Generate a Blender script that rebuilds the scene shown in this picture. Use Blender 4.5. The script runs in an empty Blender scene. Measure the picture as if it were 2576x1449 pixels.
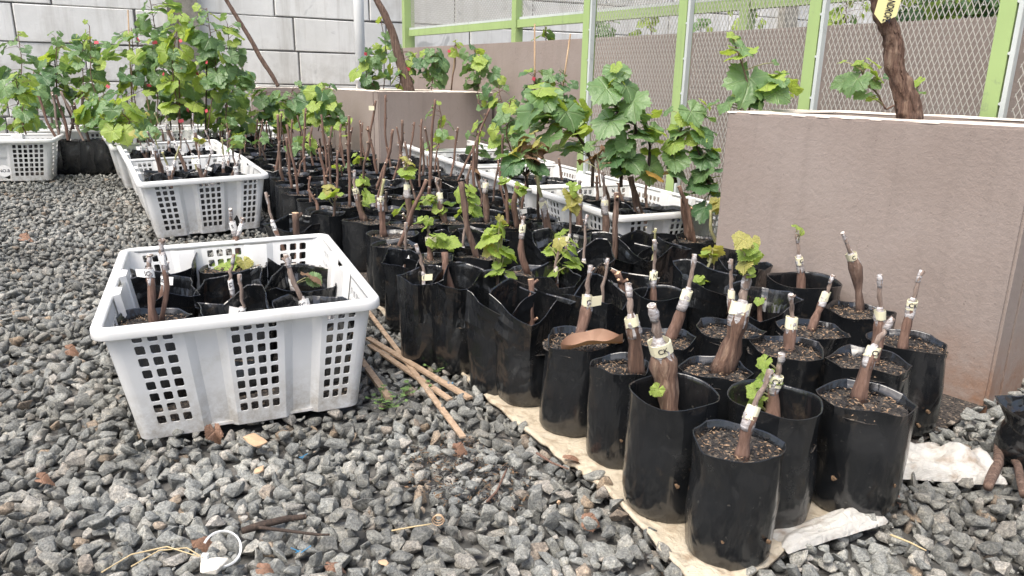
import bpy, bmesh, math, random
import numpy as np
from mathutils import Vector, Matrix, noise as mnoise
random.seed(7); rng = np.random.default_rng(7)
sc = bpy.context.scene
COL = sc.collection
R = math.radians

# ------------------------------------------------------------------ camera
FPX, CX, CY = 1870.0, 1288.0, 724.5          # focal length and centre on a 2576 x 1449 plate
PIT = math.atan((724.5 - 205.0) / FPX); ROLL = R(1.2); CAMH = 0.652
cam = bpy.data.cameras.new('camera'); cam.sensor_width = 36.0; cam.lens = 36.0 * FPX / 2576.0
cam.clip_start = 0.02; cam.clip_end = 400.0
camo = bpy.data.objects.new('camera', cam); COL.objects.link(camo)
camo.matrix_world = Matrix.Translation((0, 0, CAMH)) @ Matrix.Rotation(R(90) - PIT, 4, 'X') @ Matrix.Rotation(ROLL, 4, 'Z')
sc.camera = camo
# ------------------------------------------------------------------ sky, sun, exposure
w = bpy.data.worlds.new('World'); sc.world = w; w.use_nodes = True
nt = w.node_tree; bgn = nt.nodes['Background']
sky = nt.nodes.new('ShaderNodeTexSky'); sky.sky_type = 'NISHITA'; sky.sun_disc = False
SUN_EL, SUN_AZ = R(62), R(215)
sky.sun_elevation = SUN_EL; sky.sun_rotation = SUN_AZ
sky.air_density = 1.0; sky.dust_density = 6.0; sky.ozone_density = 0.5
nt.links.new(sky.outputs[0], bgn.inputs[0]); bgn.inputs[1].default_value = 0.15
sun = bpy.data.lights.new('sun', 'SUN'); sun.energy = 1.5; sun.angle = R(45); sun.color = (0.98, 1.0, 0.955)
suno = bpy.data.objects.new('sun', sun); COL.objects.link(suno)
suno.rotation_euler = (R(90) - SUN_EL, 0, -SUN_AZ + math.pi)
sc.view_settings.view_transform = 'Standard'; sc.view_settings.look = 'None'
sc.view_settings.gamma = 1.0; sc.view_settings.exposure = 0.92
sc.view_settings.use_curve_mapping = False
sc.cycles.max_bounces = 8; sc.cycles.transparent_max_bounces = 8

# ------------------------------------------------------------------ measuring helpers
def ray(u, v):
    du, dv = u - CX, v - CY
    c, s = math.cos(ROLL), math.sin(ROLL)
    a, b = du * c + dv * s, -du * s + dv * c
    x, y = a / FPX, -b / FPX
    c, s = math.cos(PIT), math.sin(PIT)
    return Vector((x, c + y * s, -s + y * c))
def at(u, v, z=0.0):
    d = ray(u, v); return Vector((0, 0, CAMH)) + d * ((z - CAMH) / d.z)
def aty(u, v, Y):
    d = ray(u, v); return Vector((0, 0, CAMH)) + d * (Y / d.y)
def pr(p):
    x, y0, z0 = p[0], p[1], p[2] - CAMH
    c, s = math.cos(PIT), math.sin(PIT)
    d = y0 * c - z0 * s; y = y0 * s + z0 * c
    u, v = FPX * x / d, -FPX * y / d
    c, s = math.cos(ROLL), math.sin(ROLL)
    return (CX + u * c - v * s, CY + u * s + v * c)
def gz(y):                                   # the yard rises gently towards the back
    t = min(max((y - 1.9) / 3.0, 0), 1); return 0.055 * t * t * (3 - 2 * t)
def atg(u, v, dz=0.0):                       # on the yard surface (plus dz)
    p = at(u, v, dz)
    for _ in range(6): p = at(u, v, gz(p.y) + dz)
    return p

# ------------------------------------------------------------------ object helpers
def tag(o, label=None, cat=None, group=None, kind=None):
    if label: o['label'] = label
    if cat: o['category'] = cat
    if group: o['group'] = group
    if kind: o['kind'] = kind
    return o
def empty(name, loc=(0, 0, 0), rz=0.0, label=None, cat=None, group=None):
    o = bpy.data.objects.new(name, None); o.empty_display_size = 0.02
    o.location = loc; o.rotation_euler = (0, 0, rz); COL.objects.link(o)
    return tag(o, label, cat, group)
def mesh(name, V, F, mats, smooth=False, mi=None):
    me = bpy.data.meshes.new(name); me.from_pydata([tuple(v) for v in V], [], F)
    for m in (mats if isinstance(mats, (list, tuple)) else [mats]): me.materials.append(m)
    if mi is not None: me.polygons.foreach_set('material_index', mi)
    if smooth: me.polygons.foreach_set('use_smooth', [True] * len(me.polygons))
    me.update(); return me
def obj(name, me, parent=None, loc=None, rot=None, scl=None):
    o = bpy.data.objects.new(name, me); COL.objects.link(o)
    if parent: o.parent = parent
    if loc is not None: o.location = loc
    if rot is not None: o.rotation_euler = rot
    if scl is not None: o.scale = scl if isinstance(scl, (tuple, list)) else (scl,) * 3
    return o
class MB:
    def __init__(s): s.V, s.F, s.M = [], [], []
    def add(s, V, F, m=0):
        n = len(s.V); s.V += [tuple(v) for v in V]; s.F += [tuple(i + n for i in f) for f in F]; s.M += [m] * len(F)
    def box(s, a, b, m=0):
        x0, y0, z0 = a; x1, y1, z1 = b
        s.add([(x0,y0,z0),(x1,y0,z0),(x1,y1,z0),(x0,y1,z0),(x0,y0,z1),(x1,y0,z1),(x1,y1,z1),(x0,y1,z1)],
              [(0,3,2,1),(4,5,6,7),(0,1,5,4),(1,2,6,5),(2,3,7,6),(3,0,4,7)], m)
    def bar(s, p, q, w, t, up=(0, 0, 1), m=0):          # box-section bar from p to q
        p, q = Vector(p), Vector(q); d = (q - p).normalized(); x = d.cross(Vector(up))
        if x.length < 1e-4: x = d.cross(Vector((0, 1, 0)))
        x.normalize(); y = x.cross(d)
        c = [x*(w/2)+y*(t/2), -x*(w/2)+y*(t/2), -x*(w/2)-y*(t/2), x*(w/2)-y*(t/2)]
        s.add([p+k for k in c] + [q+k for k in c], [(0,1,2,3),(7,6,5,4),(4,5,1,0),(5,6,2,1),(6,7,3,2),(7,4,0,3)], m)
    def tube(s, pts, rad, n=8, cap=True, rough=0.0, m=0, capm=None, seed=0):
        pts = [Vector(p) for p in pts]; k = len(pts)
        t0 = (pts[1] - pts[0]).normalized(); x = t0.orthogonal().normalized(); V = []; F = []
        for i, p in enumerate(pts):
            t = (pts[min(i+1, k-1)] - pts[max(i-1, 0)]).normalized()
            x = (x - t * x.dot(t)).normalized(); y = t.cross(x)
            for j in range(n):
                a = 2 * math.pi * j / n; r = rad[i]
                if rough:
                    r *= 1 + rough * mnoise.noise(Vector((math.cos(a)*1.6 + seed, math.sin(a)*1.6, i * 0.35 + seed * 3)))*1.6 + (rough * 1.1 * mnoise.noise(Vector((math.cos(a)*4.6 + seed, math.sin(a)*4.6, i * 0.13))) if n > 12 else 0)
                V.append(p + (x * math.cos(a) + y * math.sin(a)) * r)
        for i in range(k - 1):
            for j in range(n):
                a, b = i*n + j, i*n + (j+1) % n
                F.append((a, b, b + n, a + n))
        nb = len(s.F); s.add(V, F, m)
        if cap:
            n0 = len(s.V) - k * n
            s.F.append(tuple(n0 + j for j in reversed(range(n)))); s.M.append(m)
            s.F.append(tuple(n0 + (k-1)*n + j for j in range(n))); s.M.append(m if capm is None else capm)
    def build(s, name, mats, parent=None, smooth=False, loc=None):
        return obj(name, mesh(name, s.V, s.F, mats, smooth, s.M), parent, loc)

# ------------------------------------------------------------------ materials
class NG:
    def __init__(s, name):
        s.m = bpy.data.materials.new(name); s.m.use_nodes = True; s.t = s.m.node_tree
        s.b = s.t.nodes['Principled BSDF']; s.o = s.t.nodes['Material Output']
    def n(s, ty, **kw):
        k = s.t.nodes.new('ShaderNode' + ty)
        for a, v in kw.items():
            if a.startswith('i_'):
                key = a[2:]; key = int(key) if key.isdigit() else key.replace('_', ' ')
                s.put(k.inputs[key], v)
            else: setattr(k, a, v)
        return k
    def put(s, inp, v):
        if isinstance(v, bpy.types.NodeSocket): s.t.links.new(v, inp)
        elif isinstance(v, bpy.types.Node): s.t.links.new(v.outputs[0], inp)
        else: inp.default_value = v
    def co(s, kind='Object', scale=(1, 1, 1)):
        c = s.n('TexCoord'); mp = s.n('Mapping', i_0=c.outputs[kind]); mp.inputs['Scale'].default_value = scale
        return mp.outputs[0]
    def world(s, scale=(1, 1, 1)):
        g = s.n('NewGeometry'); mp = s.n('Mapping', i_0=g.outputs['Position']); mp.inputs['Scale'].default_value = scale
        return mp.outputs[0]
    def noise(s, v, scale, detail=4, rough=0.55, dist=0.0):
        return s.n('TexNoise', i_Vector=v, i_Scale=scale, i_Detail=detail, i_Roughness=rough, i_Distortion=dist).outputs[0]
    def ramp(s, f, stops):
        r = s.n('ValToRGB', i_0=f); e = r.color_ramp.elements
        while len(e) > 1: e.remove(e[-1])
        e[0].position, e[0].color = stops[0][0], (*stops[0][1], 1) if len(stops[0][1]) == 3 else stops[0][1]
        for p, c in stops[1:]:
            k = e.new(p); k.color = (*c, 1)
        return r.outputs[0]
    def mix(s, f, a, b, mode='MIX'):
        k = s.n('Mix', data_type='RGBA', blend_type=mode); s.put(k.inputs[0], f); s.put(k.inputs[6], C4(a)); s.put(k.inputs[7], C4(b)); return k.outputs[2]
    def math(s, op, a, b=0.0, c=None, clamp=False):
        k = s.n('Math', operation=op, use_clamp=clamp); s.put(k.inputs[0], a); s.put(k.inputs[1], b)
        if c is not None: s.put(k.inputs[2], c)
        return k.outputs[0]
    def bump(s, h, st=0.3, dist=0.01, prev=None):
        k = s.n('Bump', i_Height=h, i_Strength=st, i_Distance=dist)
        if prev: s.put(k.inputs['Normal'], prev)
        return k.outputs[0]
    def set(s, **kw):
        for a, v in kw.items(): s.put(s.b.inputs[a.replace('_', ' ')], C4(v) if isinstance(v, tuple) and len(v) == 3 else v)
        return s.m
def C4(v): return (*v, 1.0) if isinstance(v, tuple) and len(v) == 3 else v
def G(v): return (v, v, v)
def oinfo(g): return g.n('ObjectInfo').outputs['Random']

def plain(name, col, rough=0.6, var=0.15, sc_=30, bump=0.15, spec=0.4, bd=0.004, world=False):
    g = NG(name); v = g.world() if world else g.co()
    n = g.noise(v, sc_, 5); c = g.mix(n, tuple(x*(1-var) for x in col), tuple(min(1, x*(1+var)) for x in col))
    g.set(Base_Color=c, Roughness=rough, Normal=g.bump(n, bump, bd)); g.b.inputs['Specular IOR Level'].default_value = spec
    return g.m

def m_stone(name, gain=1.0):
    g = NG(name); v = g.world()
    att = g.n('Attribute', attribute_name='tone').outputs['Fac'] if name == 'gravel_mix' else oinfo(g)
    base = g.ramp(att, [(0.0, (0.165, 0.172, 0.168)), (0.35, (0.215, 0.222, 0.214)), (0.65, (0.262, 0.268, 0.252)), (0.84, (0.305, 0.302, 0.28)), (0.95, (0.325, 0.31, 0.285)), (0.975, (0.26, 0.22, 0.18)), (1.0, (0.31, 0.245, 0.18))])
    sp = g.noise(v, 330, 3, 0.7); sp2 = g.noise(v, 95, 4, 0.65)
    spk = g.ramp(sp, [(0.36, G(0.58)), (0.5, G(0.97)), (0.66, G(1.38))])
    spk2 = g.ramp(sp2, [(0.3, (0.6, 0.62, 0.64)), (0.55, G(1.0)), (0.75, (1.3, 1.25, 1.15))])
    c = g.mix(1.0, g.mix(1.0, base, spk, 'MULTIPLY'), spk2, 'MULTIPLY')
    pt = g.ramp(g.noise(v, 3.2, 4, 0.6), [(0.42, (0.72, 0.7, 0.67)), (0.58, (1.06, 1.05, 1.03))]); c = g.mix(1.0, c, pt, 'MULTIPLY')
    if gain != 1.0: c = g.mix(1.0, c, G(gain), 'MULTIPLY')
    h = g.math('ADD', g.math('MULTIPLY', sp2, 1.0), g.math('MULTIPLY', sp, 0.35))
    return g.set(Base_Color=c, Roughness=0.85, Normal=g.bump(h, 0.55, 0.006))
M = {}
M['stone'] = m_stone('stone_grey'); M['gravel'] = m_stone('gravel_mix')
def m_ground():
    g = NG('yard_ground'); v = g.world(); a = g.n('TexVoronoi', i_Vector=v, i_Scale=38.0, feature='F1')
    b = g.noise(v, 22, 6); c = g.ramp(a.outputs['Color'], [(0.2, (0.08, 0.08, 0.076)), (0.6, (0.14, 0.138, 0.13)), (0.9, (0.2, 0.19, 0.175))])
    c = g.mix(g.math('MULTIPLY', b, 0.5), c, (0.04, 0.038, 0.035))
    return g.set(Base_Color=c, Roughness=0.95, Normal=g.bump(g.math('SUBTRACT', 1.0, a.outputs['Distance']), 0.9, 0.02))
M['ground'] = m_ground()
def m_plastic():
    g = NG('white_crate_plastic'); v = g.world()
    d = g.noise(v, 9, 6, 0.7); sm = g.noise(v, 60, 3)
    c = g.ramp(d, [(0.35, (0.89, 0.90, 0.895)), (0.58, (0.86, 0.868, 0.86)), (0.72, (0.74, 0.74, 0.70)), (0.85, (0.56, 0.53, 0.46))])
    c = g.mix(g.math('MULTIPLY', sm, 0.1), c, (0.45, 0.42, 0.36))
    # grime splashed up from the ground, strongest on the lowest centimetres
    tc = g.n('TexCoord'); sep = g.n('SeparateXYZ', i_0=tc.outputs['Object'])
    low = g.math('MULTIPLY', g.math('SUBTRACT', 0.11, sep.outputs[2]), 11.0, clamp=True)
    gr = g.noise(v, 34, 6, 0.75); low = g.math('MULTIPLY', low, g.ramp(gr, [(0.38, G(0.0)), (0.7, G(1.0))]))
    c = g.mix(g.math('MULTIPLY', low, 0.75), c, (0.36, 0.31, 0.23))
    g.set(Base_Color=c, Roughness=0.34, Normal=g.bump(sm, 0.04, 0.002))
    tr = g.n('BsdfTranslucent', i_Color=c); ms = g.n('MixShader', i_0=0.2); g.put(ms.inputs[1], g.b.outputs[0]); g.put(ms.inputs[2], tr.outputs[0]); g.put(g.o.inputs[0], ms.outputs[0])
    return g.m
M['plastic'] = m_plastic()
def m_bag(name, wr):
    g = NG(name); rn = oinfo(g); v = g.co('Object'); wv = g.world()
    n1 = g.noise(g.co('Object', (1, 1, 0.4)), 19, 3, 0.5, 0.5); n2 = g.noise(wv, 150, 3); n3 = g.noise(wv, 22, 5, 0.7)
    vo = g.n('TexVoronoi', i_Vector=g.n('VectorMath', operation='ADD', i_0=g.co('Object', (1, 1, 0.5)), i_1=g.n('VectorMath', operation='SCALE', i_0=g.n('TexNoise', i_Vector=wv, i_Scale=14.0).outputs['Color'], i_3=0.05).outputs[0]).outputs[0], i_Scale=17.0, feature='DISTANCE_TO_EDGE').outputs[0]
    cr = g.ramp(vo, [(0.0, G(0.0)), (0.16, G(1.0))])
    sk = g.noise(g.co('Object', (38, 38, 5)), 1.0, 4, 0.6); dust = g.math('MULTIPLY', g.ramp(n3, [(0.5, G(0.0)), (0.85, G(1.0))]), g.ramp(sk, [(0.35, G(0.25)), (0.7, G(1.0))])); spk = g.ramp(n2, [(0.68, G(0.0)), (0.76, G(1.0))])
    c = g.mix(g.math('MULTIPLY', dust, 0.22), (0.0085, 0.0095, 0.011), (0.085, 0.083, 0.075))
    c = g.mix(g.math('MULTIPLY', spk, 0.35), c, (0.16, 0.15, 0.13))
    mud = g.ramp(g.noise(wv, 17, 6, 0.75), [(0.6, G(0.0)), (0.72, G(1.0))]); c = g.mix(g.math('MULTIPLY', mud, 0.3), c, (0.11, 0.085, 0.06))
    r = g.math('ADD', 0.2, g.math('MULTIPLY', dust, 0.3))
    nn = g.bump(n1, wr, 0.02); nn = g.bump(cr, wr * 1.1, 0.0035, nn); nn = g.bump(sk, 0.05, 0.003, nn)
    g.set(Base_Color=c, Roughness=r, Normal=nn); g.b.inputs['Specular IOR Level'].default_value = 0.95
    return g.m
M['bag'] = m_bag('black_polybag', 0.17); M['bagx'] = m_bag('black_polybag_creased', 0.36)
def m_soil():
    g = NG('potting_mix'); v = g.world(); a = g.n('TexVoronoi', i_Vector=v, i_Scale=210.0)
    c = g.ramp(a.outputs['Color'], [(0.15, (0.018, 0.016, 0.015)), (0.5, (0.045, 0.04, 0.037)), (0.78, (0.10, 0.082, 0.066)), (0.95, (0.32, 0.25, 0.18))])
    return g.set(Base_Color=c, Roughness=0.92, Normal=g.bump(a.outputs['Distance'], 0.9, 0.006))
M['soil'] = m_soil()
M['chip_dark'] = plain('charred_husk', (0.017, 0.016, 0.017), 0.75, 0.5, 200, 0.2)
M['chip_tan'] = plain('raw_husk', (0.30, 0.20, 0.125), 0.8, 0.45, 120, 0.2)
def m_bark(name, c0, c1, c2, bump=0.7, sc_=1.0):
    g = NG(name); v = g.world((130*sc_, 130*sc_, 13*sc_)); n = g.noise(v, 1.0, 6, 0.68, 0.5); n2 = g.noise(g.world(), 60, 3)
    c = g.ramp(n, [(0.32, c0), (0.52, c1), (0.74, c2)]); c = g.mix(g.math('MULTIPLY', n2, 0.45), c, c0)
    return g.set(Base_Color=c, Roughness=0.88, Normal=g.bump(n, bump, 0.009))
M['bark'] = m_bark('vine_bark', (0.05, 0.03, 0.023), (0.155, 0.098, 0.074), (0.30, 0.22, 0.175))
M['bark_old'] = m_bark('old_vine_bark', (0.05, 0.028, 0.02), (0.165, 0.096, 0.068), (0.40, 0.29, 0.21), 1.0, 0.6)
M['cane'] = m_bark('brown_cane', (0.08, 0.045, 0.033), (0.175, 0.104, 0.077), (0.29, 0.19, 0.15), 0.3, 1.5)
M['cane_dark'] = m_bark('dark_cane', (0.022, 0.016, 0.013), (0.055, 0.037, 0.028), (0.11, 0.075, 0.055), 0.3, 1.5)
M['scion'] = m_bark('grey_scion', (0.12, 0.09, 0.075), (0.24, 0.18, 0.15), (0.40, 0.34, 0.30), 0.3, 1.5)
M['green_cane'] = m_bark('green_cane', (0.20, 0.19, 0.09), (0.34, 0.33, 0.17), (0.5, 0.47, 0.28), 0.2, 1.2)
M['cut'] = plain('cut_wood', (0.62, 0.43, 0.27), 0.8, 0.25, 160, 0.2)
M['cut_white'] = plain('waxed_cut', (0.72, 0.66, 0.58), 0.6, 0.2, 160, 0.2)
def m_film():
    g = NG('grafting_film'); v = g.world((60, 60, 190)); n = g.noise(v, 1.0, 5, 0.6, 0.8)
    c = g.ramp(n, [(0.35, (0.22, 0.19, 0.18)), (0.55, (0.44, 0.42, 0.42)), (0.72, (0.75, 0.75, 0.77))])
    return g.set(Base_Color=c, Roughness=0.25, Normal=g.bump(n, 0.7, 0.004))
M['film'] = m_film()
M['tape'] = plain('cream_tape', (0.74, 0.70, 0.50), 0.65, 0.1, 60, 0.15)
M['tape_white'] = plain('white_tape', (0.78, 0.775, 0.75), 0.6, 0.08, 60, 0.15)
M['ink'] = plain('marker_ink', (0.015, 0.015, 0.03), 0.5, 0.2, 60, 0.0)
M['red'] = plain('red_tape', (0.50, 0.075, 0.10), 0.5, 0.15, 60, 0.1)
M['blue'] = plain('blue_plastic', (0.05, 0.20, 0.36), 0.45, 0.2, 60, 0.1)
M['bamboo'] = m_bark('bamboo_stake', (0.26, 0.17, 0.10), (0.42, 0.30, 0.19), (0.55, 0.43, 0.30), 0.15, 0.6)
M['lath'] = m_bark('split_wood', (0.27, 0.185, 0.12), (0.44, 0.32, 0.22), (0.60, 0.47, 0.35), 0.5, 0.5)
def m_leaf(name, c0, c1, vein, gloss, trans):
    g = NG(name); tc = g.n('TexCoord'); sp = g.n('SeparateXYZ', i_0=tc.outputs['Object']); x, y = sp.outputs[0], sp.outputs[1]
    rn = oinfo(g); d = None
    for a in (0, 58, -58, 118, -118):
        dx, dy = math.sin(R(a)), math.cos(R(a))
        al = g.math('ADD', g.math('MULTIPLY', x, dx), g.math('MULTIPLY', y, dy))
        pe = g.math('ABSOLUTE', g.math('SUBTRACT', g.math('MULTIPLY', x, dy), g.math('MULTIPLY', y, dx)))
        side = g.math('PINGPONG', g.math('SUBTRACT', al, g.math('MULTIPLY', pe, 1.1)), 0.085)
        k = g.math('ADD', pe, g.math('MULTIPLY', g.math('LESS_THAN', al, 0.0), 9.0))
        d = k if d is None else g.math('MINIMUM', d, k)
    vn = g.math('SUBTRACT', 1.0, g.math('MULTIPLY', d, 34.0), clamp=True)
    wn = g.noise(g.world(), 38, 4, 0.6); n = g.math('ADD', g.math('MULTIPLY', rn, 0.65), g.math('MULTIPLY', wn, 0.5), clamp=True)
    c = g.mix(n, c0, c1); c = g.mix(g.math('MULTIPLY', vn, 0.55), c, vein)
    hb = g.math('ADD', g.math('MULTIPLY', vn, -0.6), g.noise(g.co('Object'), 7.0, 4))
    nb = g.bump(hb, 0.5, 0.01)
    g.set(Base_Color=c, Roughness=gloss, Normal=nb); g.b.inputs['Specular IOR Level'].default_value = 0.6
    tr = g.n('BsdfTranslucent', i_Color=g.mix(0.6, c, tuple(min(1, q) for q in (c1[0]*1.9+0.03, c1[1]*1.9, c1[2]*0.8))), i_Normal=nb)
    ms = g.n('MixShader', i_0=trans); g.put(ms.inputs[1], g.b.outputs[0]); g.put(ms.inputs[2], tr.outputs[0]); g.put(g.o.inputs[0], ms.outputs[0])
    return g.m
LEAFM = {
 'm': m_leaf('leaf_mature', (0.10, 0.19, 0.075), (0.19, 0.31, 0.13), (0.28, 0.38, 0.19), 0.36, 0.38),
 'd': m_leaf('leaf_dark', (0.05, 0.12, 0.05), (0.10, 0.195, 0.08), (0.16, 0.25, 0.12), 0.38, 0.32),
 'y': m_leaf('leaf_young', (0.20, 0.32, 0.055), (0.33, 0.43, 0.09), (0.46, 0.52, 0.18), 0.5, 0.4),
 'b': m_leaf('leaf_bronze', (0.30, 0.29, 0.085), (0.42, 0.40, 0.12), (0.48, 0.42, 0.20), 0.5, 0.4),
 'o': m_leaf('leaf_autumn', (0.50, 0.36, 0.04), (0.55, 0.30, 0.10), (0.5, 0.42, 0.15), 0.55, 0.35),
 'k': m_leaf('leaf_dead', (0.10, 0.055, 0.03), (0.28, 0.17, 0.09), (0.25, 0.15, 0.08), 0.8, 0.1)}
def m_taupe():
    g = NG('taupe_render'); v = g.world(); a = g.noise(v, 3.2, 5, 0.6); b = g.noise(v, 70, 5, 0.65); cst = g.noise(v, 320, 2)
    c = g.ramp(a, [(0.3, (0.238, 0.194, 0.171)), (0.5, (0.268, 0.222, 0.198)), (0.7, (0.292, 0.247, 0.224))])
    c = g.mix(g.math('MULTIPLY', g.ramp(b, [(0.55, G(0.0)), (0.8, G(1.0))]), 0.25), c, (0.20, 0.16, 0.14))
    wv = g.n('TexNoise', i_Vector=v, i_Scale=6.0, i_Detail=5.0).outputs['Color']
    vv = g.n('VectorMath', operation='ADD', i_0=v, i_1=g.n('VectorMath', operation='SCALE', i_0=wv, i_3=0.22).outputs[0]).outputs[0]
    ck = g.n('TexVoronoi', i_Vector=vv, i_Scale=3.3, feature='DISTANCE_TO_EDGE').outputs[0]
    ckm = g.math('MULTIPLY', g.math('LESS_THAN', ck, 0.0026), g.ramp(g.noise(v, 2.6, 2), [(0.5, G(0.0)), (0.56, G(1.0))]))
    c = g.mix(g.math('MULTIPLY', ckm, 0.4), c, (0.12, 0.095, 0.08))
    stk = g.noise(g.world((26, 26, 1.6)), 1.0, 5, 0.65); c = g.mix(g.math('MULTIPLY', g.ramp(stk, [(0.52, G(0.0)), (0.75, G(1.0))]), 0.28), c, (0.15, 0.125, 0.11))
    blo = g.noise(v, 1.3, 4, 0.6); c = g.mix(g.math('MULTIPLY', g.ramp(blo, [(0.45, G(0.0)), (0.65, G(1.0))]), 0.35), c, (0.31, 0.265, 0.243))
    pit = g.ramp(g.noise(v, 120, 2), [(0.73, G(0.0)), (0.76, G(1.0))]); c = g.mix(g.math('MULTIPLY', pit, 0.6), c, (0.12, 0.09, 0.08))
    z = g.n('SeparateXYZ', i_0=v).outputs[2]                       # mud splashed on the foot of the wall
    low = g.math('MULTIPLY', g.math('SUBTRACT', 0.17, z), 6.0, clamp=True); low = g.math('MULTIPLY', low, g.ramp(g.noise(v, 14, 5, 0.7), [(0.35, G(0.1)), (0.65, G(1.0))]))
    c = g.mix(low, c, (0.23, 0.125, 0.075))
    h = g.math('ADD', b, g.math('MULTIPLY', cst, 0.3))
    return g.set(Base_Color=c, Roughness=0.86, Normal=g.bump(h, 0.45, 0.004))
M['taupe'] = m_taupe()
M['coping'] = plain('pale_coping', (0.70, 0.63, 0.55), 0.85, 0.12, 40, 0.4, world=True)
M['bedsoil'] = plain('dry_bed_soil', (0.22, 0.20, 0.18), 0.95, 0.55, 55, 1.0, bd=0.02, world=True)
def m_block():
    g = NG('aerated_block'); v = g.world(); a = g.noise(v, 2.2, 6, 0.65); b = g.noise(v, 55, 5, 0.7); rn = oinfo(g)
    c = g.ramp(a, [(0.3, (0.60, 0.605, 0.59)), (0.55, (0.72, 0.725, 0.71)), (0.78, (0.50, 0.49, 0.46))])
    c = g.mix(g.math('MULTIPLY', rn, 0.14), c, (0.45, 0.44, 0.42))
    pit = g.ramp(b, [(0.66, G(0.0)), (0.74, G(1.0))]); c = g.mix(g.math('MULTIPLY', pit, 0.45), c, (0.20, 0.19, 0.18))
    z = g.n('SeparateXYZ', i_0=v).outputs[2]; st = g.noise(v, 5.0, 6, 0.7)
    low = g.math('MULTIPLY', g.math('SUBTRACT', 0.95, z), 1.9, clamp=True); low = g.math('MULTIPLY', low, g.ramp(st, [(0.4, G(0.1)), (0.7, G(1.0))]))
    c = g.mix(g.math('MULTIPLY', low, 0.8), c, (0.17, 0.15, 0.11))
    stk = g.noise(g.world((9, 9, 0.8)), 1.0, 5, 0.7); c = g.mix(g.math('MULTIPLY', g.ramp(stk, [(0.48, G(0.0)), (0.72, G(1.0))]), 0.5), c, (0.34, 0.325, 0.29))
    pat = g.ramp(g.noise(v, 3.4, 3, 0.5, 1.0), [(0.66, G(0.0)), (0.71, G(1.0))]); c = g.mix(g.math('MULTIPLY', pat, 0.6), c, (0.30, 0.31, 0.31))
    return g.set(Base_Color=c, Roughness=0.92, Normal=g.bump(g.math('SUBTRACT', b, pit), 0.35, 0.006))
M['block'] = m_block()
M['mortar'] = plain('grey_mortar', (0.15, 0.145, 0.14), 0.95, 0.35, 50, 0.6, world=True)
def m_concrete():
    g = NG('mossy_concrete'); v = g.world(); a = g.noise(v, 6, 7, 0.75); c = g.ramp(a, [(0.3, (0.05, 0.055, 0.045)), (0.5, (0.20, 0.19, 0.165)), (0.75, (0.36, 0.34, 0.30))])
    return g.set(Base_Color=c, Roughness=0.95, Normal=g.bump(a, 0.6, 0.02))
M['concrete'] = m_concrete()
def m_paint(name, col, chip):
    g = NG(name); v = g.world(); a = g.noise(v, 26, 6, 0.7); b = g.noise(v, 5, 3)
    c = g.mix(b, tuple(x*0.86 for x in col), tuple(min(1, x*1.1) for x in col)); c = g.mix(g.ramp(a, [(0.6, G(0.0)), (0.7, G(0.6))]), c, chip)
    stv = g.noise(g.world((40, 40, 2.5)), 1.0, 4, 0.6); c = g.mix(g.math('MULTIPLY', g.ramp(stv, [(0.5, G(0.0)), (0.72, G(1.0))]), 0.3), c, chip)
    return g.set(Base_Color=c, Roughness=0.5, Normal=g.bump(a, 0.12, 0.003))
M['green'] = m_paint('lime_green_paint', (0.33, 0.45, 0.18), (0.21, 0.26, 0.14))
M['greyp'] = m_paint('pale_grey_paint', (0.52, 0.56, 0.55), (0.24, 0.25, 0.24))
M['wire'] = plain('galvanised_mesh', (0.40, 0.39, 0.355), 0.5, 0.2, 80, 0.1, world=True)
M['pipe'] = plain('white_pvc', (0.74, 0.76, 0.77), 0.35, 0.05, 8, 0.02, world=True)
def m_sack(name, c0, c1):
    g = NG(name); v = g.world(); wv = g.n('TexBrick', i_Vector=g.world((260, 260, 260)), i_Scale=1.0); wv.inputs['Color1'].default_value = (1, 1, 1, 1); wv.inputs['Color2'].default_value = (0.75, 0.75, 0.75, 1); wv.inputs['Mortar'].default_value = (0.3, 0.3, 0.3, 1)
    a = g.noise(v, 14, 6, 0.7); c = g.mix(a, c0, c1); c = g.mix(g.math('MULTIPLY', g.ramp(g.noise(v, 30, 5), [(0.5, G(0.0)), (0.72, G(1.0))]), 0.7), c, (0.20, 0.13, 0.07))
    c = g.mix(0.28, c, wv.outputs[0], 'MULTIPLY')
    return g.set(Base_Color=c, Roughness=0.75, Normal=g.bump(wv.outputs[0], 0.3, 0.002, g.bump(g.noise(v, 48, 5, 0.6, 1.2), 0.6, 0.012)))
M['sack'] = m_sack('woven_sack', (0.40, 0.32, 0.21), (0.66, 0.60, 0.49)); M['sack_white'] = m_sack('white_woven_sack', (0.40, 0.385, 0.35), (0.60, 0.59, 0.56))
M['tanstone'] = plain('sandstone', (0.48, 0.33, 0.21), 0.9, 0.2, 40, 0.6, bd=0.008, world=True)
M['palestone'] = plain('pale_stone', (0.70, 0.66, 0.58), 0.85, 0.15, 40, 0.5, bd=0.006, world=True)
M['dryleaf'] = m_leaf('dry_leaf', (0.19, 0.10, 0.065), (0.31, 0.18, 0.12), (0.38, 0.24, 0.16), 0.7, 0.1)
M['yellow_tag'] = plain('yellow_tag', (0.80, 0.74, 0.36), 0.5, 0.05, 20, 0.03)
M['straw'] = plain('dry_straw', (0.48, 0.38, 0.22), 0.8, 0.2, 80, 0.1)
M['weed'] = plain('weed_green', (0.12, 0.20, 0.06), 0.6, 0.35, 80, 0.1)

M['dirt'] = plain('damp_brown_dirt', (0.15, 0.095, 0.055), 0.9, 0.5, 300, 0.5)
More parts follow.
